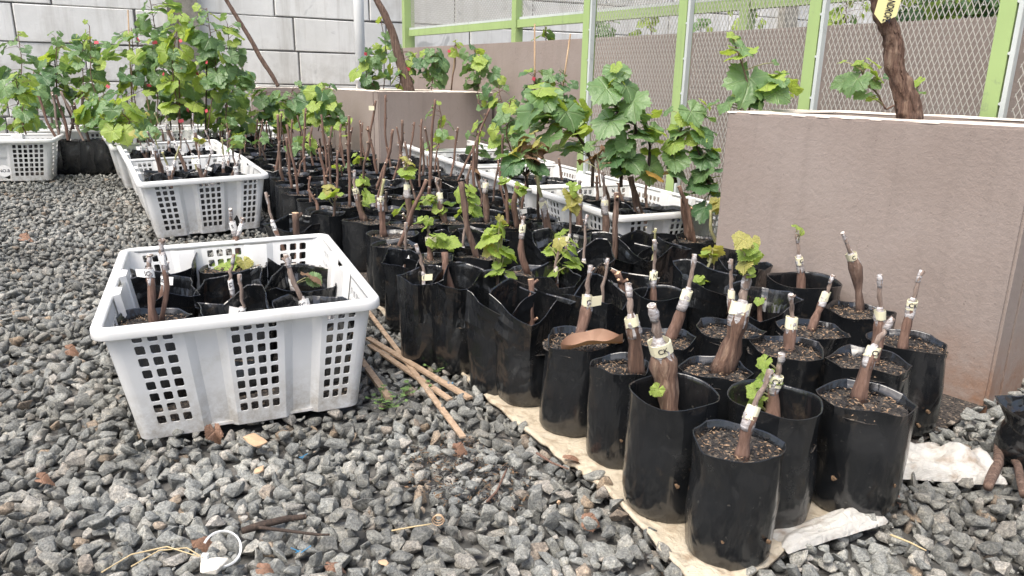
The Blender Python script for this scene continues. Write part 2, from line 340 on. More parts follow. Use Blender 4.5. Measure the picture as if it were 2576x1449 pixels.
# ================================================================== THE SETTING
DV = Vector((-0.57, 0.8217, 0)); NV = Vector((0.8217, 0.57, 0))      # along the fence, and away from the yard
def gridmesh(name, x0, x1, y0, y1, nx, ny, zf, mat):
    V = []; F = []
    for j in range(ny + 1):
        for i in range(nx + 1):
            x = x0 + (x1 - x0) * i / nx; y = y0 + (y1 - y0) * j / ny; V.append((x, y, zf(x, y)))
    for j in range(ny):
        for i in range(nx):
            a = j * (nx + 1) + i; F.append((a, a + 1, a + nx + 2, a + nx + 1))
    return mesh(name, V, F, mat, True)
g_o = obj('ground', gridmesh('ground', -60, 60, -40, 80, 6, 6, lambda x, y: -0.045, M['ground'])); tag(g_o, kind='structure')
yard = obj('yard_ground', gridmesh('yard_ground', -5.5, 3.2, 0.2, 9.0, 60, 70, lambda x, y: gz(y) - 0.03, M['ground'])); tag(yard, kind='structure')

# -------- crate footprints and mat outline are needed to keep the stones out of them
CR_L, CR_D, CR_H, CR_IN = 0.5, 0.649, 0.235, 0.033
def crate_frame(x, y, yaw, z, tx, ty):
    a = Vector((math.cos(yaw), math.sin(yaw), tx)).normalized(); b = Vector((-math.sin(yaw), math.cos(yaw), ty)).normalized()
    n = a.cross(b).normalized(); b = n.cross(a); m = Matrix.Identity(4)
    for i, c in enumerate((a, b, n)):
        for k in range(3): m[k][i] = c[k]
    o = Vector((x, y, z)) + a * (CR_L / 2) + b * (CR_D / 2)
    for k in range(3): m[k][3] = o[k]
    return m
CRATES = {}
CRATES['c1'] = crate_frame(-0.703, 1.173, 0.398, 0.0, 0.023, 0.009)
CRATES['c2'] = crate_frame(-1.445, 2.855, 0.525, 0.013, 0.031, 0.043)
def nextcrate(m, k, dz=0.0, dyaw=0.0, side=0.0):
    b = m.to_3x3() @ Vector((side, 1, 0)); n = m.copy()
    for i in range(3): n[i][3] += b[i] * (CR_D + 0.02) * k
    n[2][3] += dz
    return n @ Matrix.Rotation(dyaw, 4, 'Z')
CRATES['c3'] = nextcrate(CRATES['c2'], 1, -0.012, 0.01); CRATES['c4'] = nextcrate(CRATES['c2'], 2, -0.03, 0.03, -0.03)
_n = at(1555, 544, 0.245)
CRATES['rA'] = crate_frame(_n.x, _n.y, 0.44, 0.01, 0.0, 0.012); CRATES['rB'] = nextcrate(CRATES['rA'], 1); CRATES['rC'] = nextcrate(CRATES['rA'], 2, 0.005)
CRATES['rD'] = nextcrate(CRATES['rA'], 3.02, 0.01)
def inside(P, poly):
    c = np.zeros(len(P), bool); n = len(poly); x, y = P[:, 0], P[:, 1]
    for i in range(n):
        (x0, y0), (x1, y1) = poly[i], poly[(i + 1) % n]
        t = ((y0 > y) != (y1 > y)) & (x < (x1 - x0) * (y - y0) / ((y1 - y0) or 1e-9) + x0); c ^= t
    return c
mat_px = [(935, 772), (985, 820), (1050, 880), (1115, 915), (1190, 985), (1255, 1045), (1350, 1125), (1420, 1180), (1490, 1225), (1580, 1310), (1690, 1430), (1740, 1490), (1850, 1500), (1945, 1440), (2040, 1365), (2130, 1330), (2215, 1272), (2240, 1215), (2235, 1170)]
MAT = [(lambda p: p + (Vector((0.25, 1.5)) - p).normalized() * 0.014)(at(u, v, 0.0).xy) for u, v in mat_px]
MATPOLY = [tuple(p) for p in MAT] + [(1.05, 1.5), (0.6, 2.1), (0.9, 2.8), (-0.3, 4.6), (-1.1, 5.1), (-1.5, 4.75), tuple(at(640, 470, 0.05).xy), tuple(at(690, 560, 0.02).xy), tuple(at(850, 700, 0.0).xy)]
_mc = Vector((0.25, 1.5)); MATIN = [tuple(Vector(p) + (_mc - Vector(p)).normalized() * (0.022 + 0.016 * mnoise.noise(Vector((p[0] * 13, p[1] * 13, 2)))) ) if i < len(MAT) else p for i, p in enumerate(MATPOLY)]
FOOT = []
for k in ('c1', 'c2', 'c3', 'c4'):
    m = CRATES[k]; s = 0.80
    FOOT.append([tuple((m @ Vector((sx * CR_L / 2 * s, sy * CR_D / 2 * s, 0))).xy) for sx, sy in ((-1, -1), (1, -1), (1, 1), (-1, 1))])

# -------- gravel: crushed stones
def stone_proto(seed, fine):
    r = random.Random(seed); bm = bmesh.new(); ax = (1.0, r.uniform(0.58, 0.92), r.uniform(0.34, 0.62))
    pts = []
    for _ in range(r.randint(11, 15)):
        d = Vector((r.gauss(0, 1), r.gauss(0, 1), r.gauss(0, 1))).normalized(); k = max(abs(d.x), abs(d.y), abs(d.z))
        d = d * (0.55 + 0.45 / k * 0.75) * r.uniform(0.78, 1.0)
        bm.verts.new((d.x * ax[0] * 0.5, d.y * ax[1] * 0.5, d.z * ax[2] * 0.5))
    res = bmesh.ops.convex_hull(bm, input=bm.verts)
    bmesh.ops.delete(bm, geom=list({e for e in res['geom_interior'] + res['geom_unused'] if isinstance(e, bmesh.types.BMVert)}), context='VERTS')
    if fine:
        bmesh.ops.bevel(bm, geom=list(bm.edges), offset=0.035, segments=1, profile=0.6, affect='EDGES', clamp_overlap=True)
        bmesh.ops.triangulate(bm, faces=bm.faces)
        for v in bm.verts:
            n = mnoise.noise(v.co * 4.5 + Vector((seed * 3.1, 0, 0))); v.co *= 1 + 0.07 * n
    bmesh.ops.triangulate(bm, faces=bm.faces)
    V = np.array([v.co[:] for v in bm.verts]); F = np.array([[v.index for v in f.verts] for f in bm.faces]); bm.free()
    return V, F
bmesh_protos = []
FINE = [stone_proto(i, True) for i in range(16)]; RAW = [stone_proto(100 + i, False) for i in range(24)]
def rotm(n):
    q = rng.normal(size=(n, 4)); q[:, 1:3] *= 0.42; q /= np.linalg.norm(q, axis=1)[:, None]; ww, x, y, z = q.T
    return np.stack([np.stack([1-2*(y*y+z*z), 2*(x*y-z*ww), 2*(x*z+y*ww)], -1), np.stack([2*(x*y+z*ww), 1-2*(x*x+z*z), 2*(y*z-x*ww)], -1), np.stack([2*(x*z-y*ww), 2*(y*z+x*ww), 1-2*(x*x+y*y)], -1)], 1)
GZ = np.vectorize(gz)
def scatter(x0, x1, y0, y1, sp):
    nx, ny = int((x1 - x0) / sp), int((y1 - y0) / sp); X, Y = np.meshgrid(np.arange(nx), np.arange(ny))
    P = np.stack([x0 + (X.ravel() + 0.5 * (Y.ravel() % 2)) * sp, y0 + Y.ravel() * sp], 1) + rng.uniform(-0.4, 0.4, (nx * ny, 2)) * sp
    keep = ~inside(P, MATIN)
    for f in FOOT: keep &= ~inside(P, f)
    return P[keep]
def in_view(P, m=1.06):
    d = P[:, 1] * math.cos(PIT) + CAMH * math.sin(PIT)
    return np.abs(P[:, 0] / d) < 0.689 * m + 0.05
# near yard, three drops of stones settling on each other
CELL = 0.005; HX0, HY0 = -2.2, 0.55; HF = np.full((480, 760), -0.035)
stones = []                                    # x y z size proto fine
for sp, smin, smax, k in ((0.024, 0.033, 0.051, 0), (0.024, 0.028, 0.051, 1), (0.0235, 0.030, 0.062, 2), (0.018, 0.010, 0.022, 3), (0.016, 0.006, 0.013, 4)):
    P = scatter(-1.75, 1.6, 0.62, 2.45, sp); P = P[in_view(P)]; rng.shuffle(P)
    for x, y in P:
        s = rng.uniform(smin, smax) * (1.18 if rng.random() < 0.14 else 1)
        i, j = int((y - HY0) / CELL), int((x - HX0) / CELL); r = max(1, int(0.36 * s / CELL))
        if i - r < 0 or j - r < 0: continue
        win = HF[i - r:i + r + 1, j - r:j + r + 1]
        if win.size == 0: continue
        top = float(np.quantile(win, 0.6)) if k else -0.03 + rng.uniform(-0.006, 0.004)
        if k and top > -0.004 + gz(y) + 0.006 * mnoise.noise(Vector((x * 5, y * 5, 0))): continue
        z = top + s * (0.20 if k else 0.3)
        stones.append((x, y, z, s))
        np.maximum(win, z + 0.26 * s, out=win)
stones = np.array(stones); N = len(stones)
RM = rotm(N); tone = rng.random(N)
# the stones that show largest become parts of their own, the rest is one mass
u_ = np.array([pr(p) for p in stones[:, :3]]); dist = stones[:, 1]
top_ok = (stones[:, 2] > -0.022) & (u_[:, 0] > 10) & (u_[:, 0] < 2566) & (u_[:, 1] > 900) & (u_[:, 1] < 1440)
for _f in FOOT[:1]: top_ok &= ~inside(stones[:, :2], [((p[0] + 0.22 * 0), p[1]) for p in _f])
score = stones[:, 3] / dist * top_ok + (stones[:, 2] + 0.03) * 0.25 * top_ok
big = np.argsort(-score)[:290]; bigset = np.zeros(N, bool); bigset[big] = True
fine_me = []
for i, (V, F) in enumerate(FINE): fine_me.append(mesh('stone', V, F.tolist(), M['stone']))
for i in big:
    o = obj('stone', fine_me[i % len(FINE)], yard); o.matrix_local = Matrix.Translation(stones[i, :3]) @ Matrix(RM[i].tolist()).to_4x4() @ Matrix.Diagonal((*([stones[i, 3]] * 3), 1))
def mass(name, P, S, RMx, protos, T):
    VV = []; FF = []; TT = []; off = 0
    for k in range(len(protos)):
        V, F = protos[k]; ix = np.arange(k, len(P), len(protos))
        if not len(ix): continue
        W = np.einsum('nij,vj->nvi', RMx[ix], V) * S[ix][:, None, None] + P[ix][:, None, :]
        VV.append(W.reshape(-1, 3)); FF.append((F[None] + (np.arange(len(ix)) * len(V))[:, None, None] + off).reshape(-1, 3)); TT.append(np.repeat(T[ix], len(V))); off += len(ix) * len(V)
    VV = np.concatenate(VV); FF = np.concatenate(FF); TT = np.concatenate(TT)
    me = bpy.data.meshes.new(name); me.vertices.add(len(VV)); me.vertices.foreach_set('co', VV.ravel().astype(np.float32))
    me.loops.add(FF.size); me.loops.foreach_set('vertex_index', FF.ravel().astype(np.int32))
    me.polygons.add(len(FF)); me.polygons.foreach_set('loop_start', (np.arange(len(FF)) * 3).astype(np.int32))
    a = me.attributes.new('tone', 'FLOAT', 'POINT'); a.data.foreach_set('value', TT.astype(np.float32))
    me.materials.append(M['gravel']); me.update(); me.validate(); return obj(name, me)
rest = ~bigset
gr1 = mass('gravel', stones[rest, :3], stones[rest, 3], RM[rest], FINE, tone[rest]); tag(gr1, 'loose crushed grey gravel filling the near part of the yard', 'gravel', kind='stuff')
P = scatter(-4.6, 1.2, 2.4, 6.2, 0.026); P = P[in_view(P)]; n = len(P)
P2 = scatter(-4.6, 1.2, 2.4, 6.2, 0.04); P2 = P2[in_view(P2)]
Z = GZ(P[:, 1]) - 0.02 + rng.uniform(-0.006, 0.006, n); Z2 = GZ(P2[:, 1]) - 0.006 + rng.uniform(-0.006, 0.004, len(P2))
P3 = np.concatenate([np.column_stack([P, Z]), np.column_stack([P2, Z2])]); S3 = rng.uniform(0.026, 0.048, len(P3))
gr2 = mass('gravel', P3, S3, rotm(len(P3)), RAW, rng.random(len(P3))); tag(gr2, 'crushed grey gravel running back between the white crates', 'gravel', kind='stuff')

# -------- block wall at the back
WD = Vector((0.902, 0.432, 0)).normalized(); WN = Vector((-WD.y, WD.x, 0)); W0 = Vector((-1.93, 6.6, 0))
wall = empty('block_wall', W0, math.atan2(WD.y, WD.x), 'tall wall of pale aerated concrete blocks behind the plants', 'wall')
mb = MB(); mb.box((-4.2, 0.012, -0.05), (9.5, 0.16, 2.6)); mb.build('mortar_backing', M['mortar'], wall)
CH = 0.272; zc = 0.595 - 2 * CH; kk = 0; blockme = {}
def blockmesh(L, seed):
    b = MB(); h = CH - 0.011; d = 0.15; e = 0.006; r = random.Random(seed)
    q = lambda: r.uniform(0, 0.004)
    V = [(e, 0, e), (L-e, 0, e), (L-e, 0, h-e), (e, 0, h-e), (0, e, 0), (L, e, 0), (L, e, h), (0, e, h), (0, d, 0), (L, d, 0), (L, d, h), (0, d, h)]
    V = [(x + r.uniform(-.003, .003), y, z + r.uniform(-.003, .003)) for x, y, z in V]
    F = [(0,1,2,3),(4,5,1,0),(5,6,2,1),(6,7,3,2),(7,4,0,3),(8,9,5,4),(9,10,6,5),(10,11,7,6),(11,8,4,7),(11,10,9,8)]
    return mesh('block', V, F, M['block'])
BLK = [blockmesh(0.789, s) for s in range(6)]; HALF = [blockmesh(0.389, s + 50) for s in range(2)]
for row in range(8):
    x = -4.1 + (0.0, 0.43, 0.18, 0.55)[row % 4]
    while x < 9.2:
        hb = random.random() < 0.12; me = random.choice(HALF if hb else BLK)
        o = obj('block', me, wall, (x, random.uniform(-0.006, 0.004), zc + row * CH + random.uniform(-.003, .003)), (0, random.uniform(-.004, .004), 0)); x += (0.39 if hb else 0.79) + 0.011
# concrete column on the wall
colm = MB(); _c = aty(470, 120, 6.05); cx = (_c - W0).dot(WD)
colm.box((-0.11, -0.10, -0.05), (0.11, 0.011, 2.6))
co_ = colm.build('concrete_column', M['concrete']); co_.location = W0 + WD * cx; co_.rotation_euler = (0, 0, math.atan2(WD.y, WD.x)); tag(co_, 'dark mossy concrete column standing against the block wall on the left', 'column')
colm = MB(); _c2 = aty(2047, 30, 8.6); cx2 = ((_c2 - W0).x * WD.x + (_c2 - W0).y * WD.y)
colm.box((-0.1, -0.10, -0.05), (0.1, 0.011, 2.6)); co2 = colm.build('concrete_column', M['concrete']); co2.location = W0 + WD * cx2; co2.rotation_euler = (0, 0, math.atan2(WD.y, WD.x)); tag(co2, 'grey concrete column on the far wall seen through the mesh at right', 'column')
# white downpipe
pp = aty(905, 110, 6.55); pm = MB(); pm.tube([(0, 0, 0.1), (0, 0, 2.6)], [0.043, 0.043], 20)
for z in (0.62, 1.6): pm.tube([(0, 0, z), (0, 0, z + 0.05)], [0.046, 0.046], 20)
po = pm.build('drain_pipe', M['pipe'], None, True); po.location = (pp.x, pp.y, 0); tag(po, 'white plastic drain pipe rising in front of the block wall', 'pipe')

# -------- rendered planters and low wall
def slab(name, a, b, z0, z1, t, mat, parent, bevel=0.006):
    """upright slab with its outer face from a to b, thickness t to the left of a->b"""
    a, b = Vector((*a, 0)), Vector((*b, 0)); d = (b - a).normalized(); n = Vector((-d.y, d.x, 0)); L = (b - a).length
    bm = bmesh.new(); bmesh.ops.create_cube(bm, size=1.0)
    for v in bm.verts: v.co = Vector(((v.co.x + 0.5) * L, (v.co.y + 0.5) * t, z0 + (v.co.z + 0.5) * (z1 - z0)))
    bmesh.ops.bevel(bm, geom=list(bm.edges), offset=bevel, segments=2, affect='EDGES')
    me = bpy.data.meshes.new(name); bm.to_mesh(me); bm.free(); me.materials.append(mat)
    return obj(name, me, parent, a, (0, 0, math.atan2(d.y, d.x)))
def planter(corners, h, label, z0=-0.06, t=0.07, soil=0.045):
    """corners counter-clockwise seen from above"""
    p = empty('planter_box', (0, 0, 0), 0, label, 'planter'); n = len(corners)
    cs = [Vector(c) for c in corners]
    for i in range(n):
        a, b = cs[i], cs[(i + 1) % n]; d = (b - a).normalized()
        slab('wall_panel', a if i % 2 == 0 else a + d * (t + 0.001), b if i % 2 == 0 else b - d * (t + 0.001), z0, h, t, M['taupe'], p)
    # coping: a thin rough cap laid along the wall tops
    for i in range(n):
        a, b = cs[i], cs[(i + 1) % n]; d = (b - a).normalized(); nn = Vector((-d.y, d.x)); L = (b - a).length; V = []; F = []; k = max(8, int(L / 0.018))
        s0, s1 = (0.0, L) if i % 2 == 0 else (t + 0.002, L - t - 0.002)
        for j in range(k + 1):
            q = a + d * (s0 + (s1 - s0) * j / k); w0 = 0.006 + 0.009 * mnoise.noise(Vector((q.x * 22, q.y * 22, 1))); w1 = t - 0.003 + 0.004 * mnoise.noise(Vector((q.x * 9, q.y * 9, 5)))
            zz = h + 0.003 + 0.004 * mnoise.noise(Vector((q.x * 6, q.y * 6, 9)))
            V += [(*(q + nn * w0), h - 0.002), (*(q + nn * (w0 + 0.004)), zz), (*(q + nn * (w1 - 0.004)), zz), (*(q + nn * w1), h - 0.002)]
            if j: F += [((j-1)*4 + m, j*4 + m, j*4 + m + 1, (j-1)*4 + m + 1) for m in range(3)]
        F += [(0, 1, 2, 3), (4*k + 3, 4*k + 2, 4*k + 1, 4*k)]
        obj('coping', mesh('coping', V, F, M['coping']), p)
    c0 = sum(cs, Vector((0, 0))) / n; V = []; F = []; m_ = 18
    e0, e1 = cs[1] - cs[0], cs[3] - cs[0]
    for j in range(m_ + 1):
        for i in range(m_ + 1):
            q = cs[0] + e0 * (0.06 + 0.88 * i / m_) + e1 * (0.06 + 0.88 * j / m_)
            V.append((q.x, q.y, h - soil + 0.018 * mnoise.fractal(Vector((q.x * 9, q.y * 9, 3)), 1.0, 2.0, 4)))
    F = [(j*(m_+1)+i, j*(m_+1)+i+1, (j+1)*(m_+1)+i+1, (j+1)*(m_+1)+i) for j in range(m_) for i in range(m_)]
    obj('bed_soil', mesh('bed_soil', V, F, M['bedsoil'], True), p)
    c3 = Vector((c0.x, c0.y, 0))
    for ch in p.children: ch.location = ch.location - c3
    p.location = c3
    return p
FV = Vector((0.616, -0.788)).normalized(); FN = Vector((-FV.y, FV.x))
r0 = Vector((0.571, 2.065)); r1 = r0 + FV * 0.74
planter([r0, r1, r1 + FN * 0.5, r0 + FN * 0.5], 0.585, 'large taupe rendered planter box at the right, filling the right edge')
m0 = Vector((-0.807, 4.49)); d2, n2 = DV.xy, NV.xy
planter([m0, m0 + n2 * 0.80, m0 + n2 * 0.80 + d2 * 0.78, m0 + d2 * 0.78], 0.58, 'taupe rendered planter box in the middle with a leaning bare vine trunk')
b0 = aty(645, 260, 6.15).xy; w2 = WD.xy
planter([b0, b0 + w2 * 1.15, b0 + w2 * 1.15 + WN.xy * 0.42, b0 + WN.xy * 0.42], 0.566, 'low taupe planter box at the back against the block wall', t=0.06)
p0 = Vector((1.67, 2.36)); la, lb = p0 + d2 * 4.55, p0 - d2 * 1.9
lw = slab('low_wall', (la.x, la.y), (lb.x, lb.y), -0.05, 0.885, 0.12, M['taupe'], None, 0.008); tag(lw, 'long low taupe rendered wall running behind the mesh fence', 'wall')

# -------- fences
def netting(name, o, ux, uz, W, H, cw, chh, parent, th=0.0014, wd=0.0019):
    """diamond mesh of flat crossing strands filling W x H from corner o"""
    b = MB(); ux, uz = Vector(ux), Vector(uz); nn = ux.cross(uz).normalized(); sl = chh / cw
    for sgn in (1, -1):
        c = -H / sl if sgn > 0 else 0.0
        end = W if sgn > 0 else W + H / sl
        while c < end:
            pts = []
            x0, x1 = (c, c + H / sl) if sgn > 0 else (c, c - H / sl)
            t0, t1 = 0.0, 1.0; dx = x1 - x0
            ta, tb = (0 - x0) / dx, (W - x0) / dx
            if ta > tb: ta, tb = tb, ta
            t0, t1 = max(t0, ta), min(t1, tb)
            if t1 - t0 > 0.01:
                p = o + ux * (x0 + dx * t0) + uz * (H * t0) + nn * (0.0008 * sgn); q = o + ux * (x0 + dx * t1) + uz * (H * t1) + nn * (0.0008 * sgn)
                b.bar(p, q, wd, th, nn)
            c += cw
    return b.build(name, M['wire'], parent)
# near fence: posts, pale flat strips, mesh
fb = Vector((1.305, 2.10, 0)); fence = empty('mesh_fence', fb, 0, 'lime green post fence with diamond wire mesh behind the right planter', 'fence')
def fl(p): return Vector(p) - fb
_b = MB(); _b.tube([(0, 0, 0), -NV * 0.005], [0.005, 0.004], 8); BOLT = mesh('bolt', _b.V, _b.F, M['greyp'])
SP = 0.575; up = Vector((0, 0, 1)); posts = [fb + DV * (SP * k) for k in (-1, 0, 1, 2, 3)]
for k, p in enumerate(posts):
    pb = MB(); pb.bar(fl(p + up * -0.03), fl(p + up * 2.2), 0.042, 0.042, DV); pb.build('post', M['green'], fence)
    s = p - DV * 0.033 - NV * 0.012
    sb = MB(); sb.bar(fl(s + up * -0.02), fl(s + up * 2.2), 0.022, 0.012, DV); so_ = sb.build('strip', M['greyp'], fence)
    for q in range(6):
        z = 0.62 + q * 0.13; obj('bolt', BOLT, fence, fl(s - NV * 0.006 + DV * 0.008 + up * z))
    if k < len(posts) - 1:
        a = p + DV * 0.024 - NV * 0.004
        netting('wire_mesh', fl(a + up * 0.08), DV, up, SP - 0.075, 2.0, 0.0165, 0.038, fence)
rb = MB(); rb.bar(fl(posts[0] + DV*0.02 + up * 0.035), fl(posts[-1] + up * 0.035), 0.05, 0.07, up); rb.build('bottom_rail', M['green'], fence)
rb = MB(); rb.bar(fl(posts[0] + DV*0.02 + up * 0.075 - NV * 0.012), fl(posts[-1] + up * 0.075 - NV * 0.012), 0.02, 0.008, up); rb.build('strip', M['greyp'], fence)
# far fence standing on the low wall
wt = Vector((p0.x, p0.y, 0)) + NV * 0.06; f2 = empty('mesh_fence', wt, 0, 'far lime green rail fence with mesh standing on the low wall', 'fence')
def fl2(p): return Vector(p) - wt
ts = [-0.5, 1.265, 3.02, 4.5]
for t in ts:
    pb = MB(); pb.bar(fl2(wt + DV * t + up * 0.886), fl2(wt + DV * t + up * 2.3), 0.055 if t != 4.5 else 0.085, 0.045, DV); pb.build('post', M['green'], f2)
for a, b in zip(ts[:-1], ts[1:]):
    rb = MB(); rb.bar(fl2(wt + DV * (a + 0.028) + up * 0.995), fl2(wt + DV * (b - (0.028 if b != 4.5 else 0.043)) + up * 0.995), 0.04, 0.045, up); rb.build('rail', M['green'], f2)
    rb = MB(); rb.bar(fl2(wt + DV * (a + 0.03) + up * 1.026 - NV * 0.005), fl2(wt + DV * (b - 0.045) + up * 1.026 - NV * 0.005), 0.02, 0.014, up); rb.build('strip', M['greyp'], f2)
    netting('wire_mesh', fl2(wt + DV * (a + 0.03) + up * 1.035), DV, up, b - a - 0.075, 1.1, 0.019, 0.026, f2, 0.0016, 0.0026)
# ================================================================== BUILDERS
# -------- grape leaf, stem joint at the origin, blade along +Y, about 1 wide
def leafmesh(name, seed, mat, lobe=1.0, curl=1.0, n=46):
    r = random.Random(seed); V = [(0, 0, 0)]; F = []; outs = []
    for i in range(n):
        ph = R(-166 + 332 * i / (n - 1)); a = abs(ph)
        rad = 0.42 + 0.16 * math.exp(-(a / 0.5) ** 2) + 0.13 * math.exp(-((a - 1.08) / 0.42) ** 2) + 0.08 * math.exp(-((a - 2.1) / 0.45) ** 2)
        rad = 0.47 + (rad - 0.47) * lobe
        rad *= 1 + 0.05 * (1 if i % 2 else -1) + r.uniform(-0.03, 0.03)
        outs.append((ph, rad))
    fold = r.uniform(0.0, 0.24) * curl; droop = r.uniform(0.15, 0.6) * curl; wav = r.uniform(0.02, 0.06); p1 = r.uniform(0, 6); side = r.uniform(-0.15, 0.15) * curl
    def zf(x, y, ph, q):
        return fold * abs(x) - droop * (max(y, 0) ** 2) - droop * 0.5 * x * x + wav * math.sin(5 * ph + p1) * q * q + side * x - 0.018 * abs(math.sin(ph * 2.7)) * q
    for q in (0.55, 1.0):
        for ph, rad in outs:
            x, y = math.sin(ph) * rad * q, math.cos(ph) * rad * q; V.append((x, y, zf(x, y, ph, q)))
    for i in range(n - 1):
        F += [(0, i + 2, i + 1), (i + 1, i + 2, n + i + 2, n + i + 1)]
    return mesh(name, V, F, mat, True)
LEAF = {k: [leafmesh('leaf', 10 * j + ord(k), m, (0.8, 1.1, 1.4, 1.0, 1.2)[j] * (1.15 if k in 'yb' else 1.0), {'b': 1.6, 'k': 3.2}.get(k, 1.25)) for j in range(5)] for k, m in LEAFM.items()}
def put_leaf(parent, pos, size, col, face=None, tip=None, rnd=0.35, name='leaf'):
    """face: direction of the upper side, tip: direction the blade points"""
    f = Vector(face) if face is not None else Vector((random.gauss(0, .5), random.gauss(-.35, .5), 0.9))
    f = (f.normalized() + Vector((random.gauss(0, rnd), random.gauss(0, rnd), random.gauss(0, rnd)))).normalized()
    t = Vector(tip) if tip is not None else Vector((random.uniform(-1, 1), random.uniform(-1, 1), -0.5))
    t = (t - f * t.dot(f)); t = t.normalized() if t.length > 1e-3 else f.orthogonal().normalized()
    x = t.cross(f); m = Matrix.Identity(4)
    for i, c in enumerate((x, t, f)):
        for k in range(3): m[k][i] = c[k]
    loc = Vector(pos) - Vector(parent.location)
    o = obj(name, random.choice(LEAF[col]), parent); o.matrix_local = Matrix.Translation(loc) @ m @ Matrix.Diagonal((size, size * random.uniform(.9, 1.1), size, 1))
    return o
# -------- lettering wrapped on a band
TXT = {}
def textmesh(s, size, wrap=None, mat='ink'):
    key = (s, round(size, 4), wrap and round(wrap, 4))
    if key in TXT: return TXT[key]
    cu = bpy.data.curves.new('lettering', 'FONT'); cu.body = s; cu.size = size; cu.align_x = 'CENTER'; cu.align_y = 'CENTER'; cu.offset = size * 0.018; cu.resolution_u = 3
    o = bpy.data.objects.new('lettering_tmp', cu); COL.objects.link(o); bpy.context.view_layer.update()
    me = bpy.data.meshes.new_from_object(o.evaluated_get(bpy.context.evaluated_depsgraph_get())); bpy.data.objects.remove(o); bpy.data.curves.remove(cu)
    for v in me.vertices:
        x, y, _ = v.co
        if wrap: a = x / wrap; v.co = (math.sin(a) * wrap, -math.cos(a) * wrap, y)
        else: v.co = (x, 0, y)
    me.materials.clear(); me.materials.append(M[mat]); me.name = 'lettering'; TXT[key] = me; return me
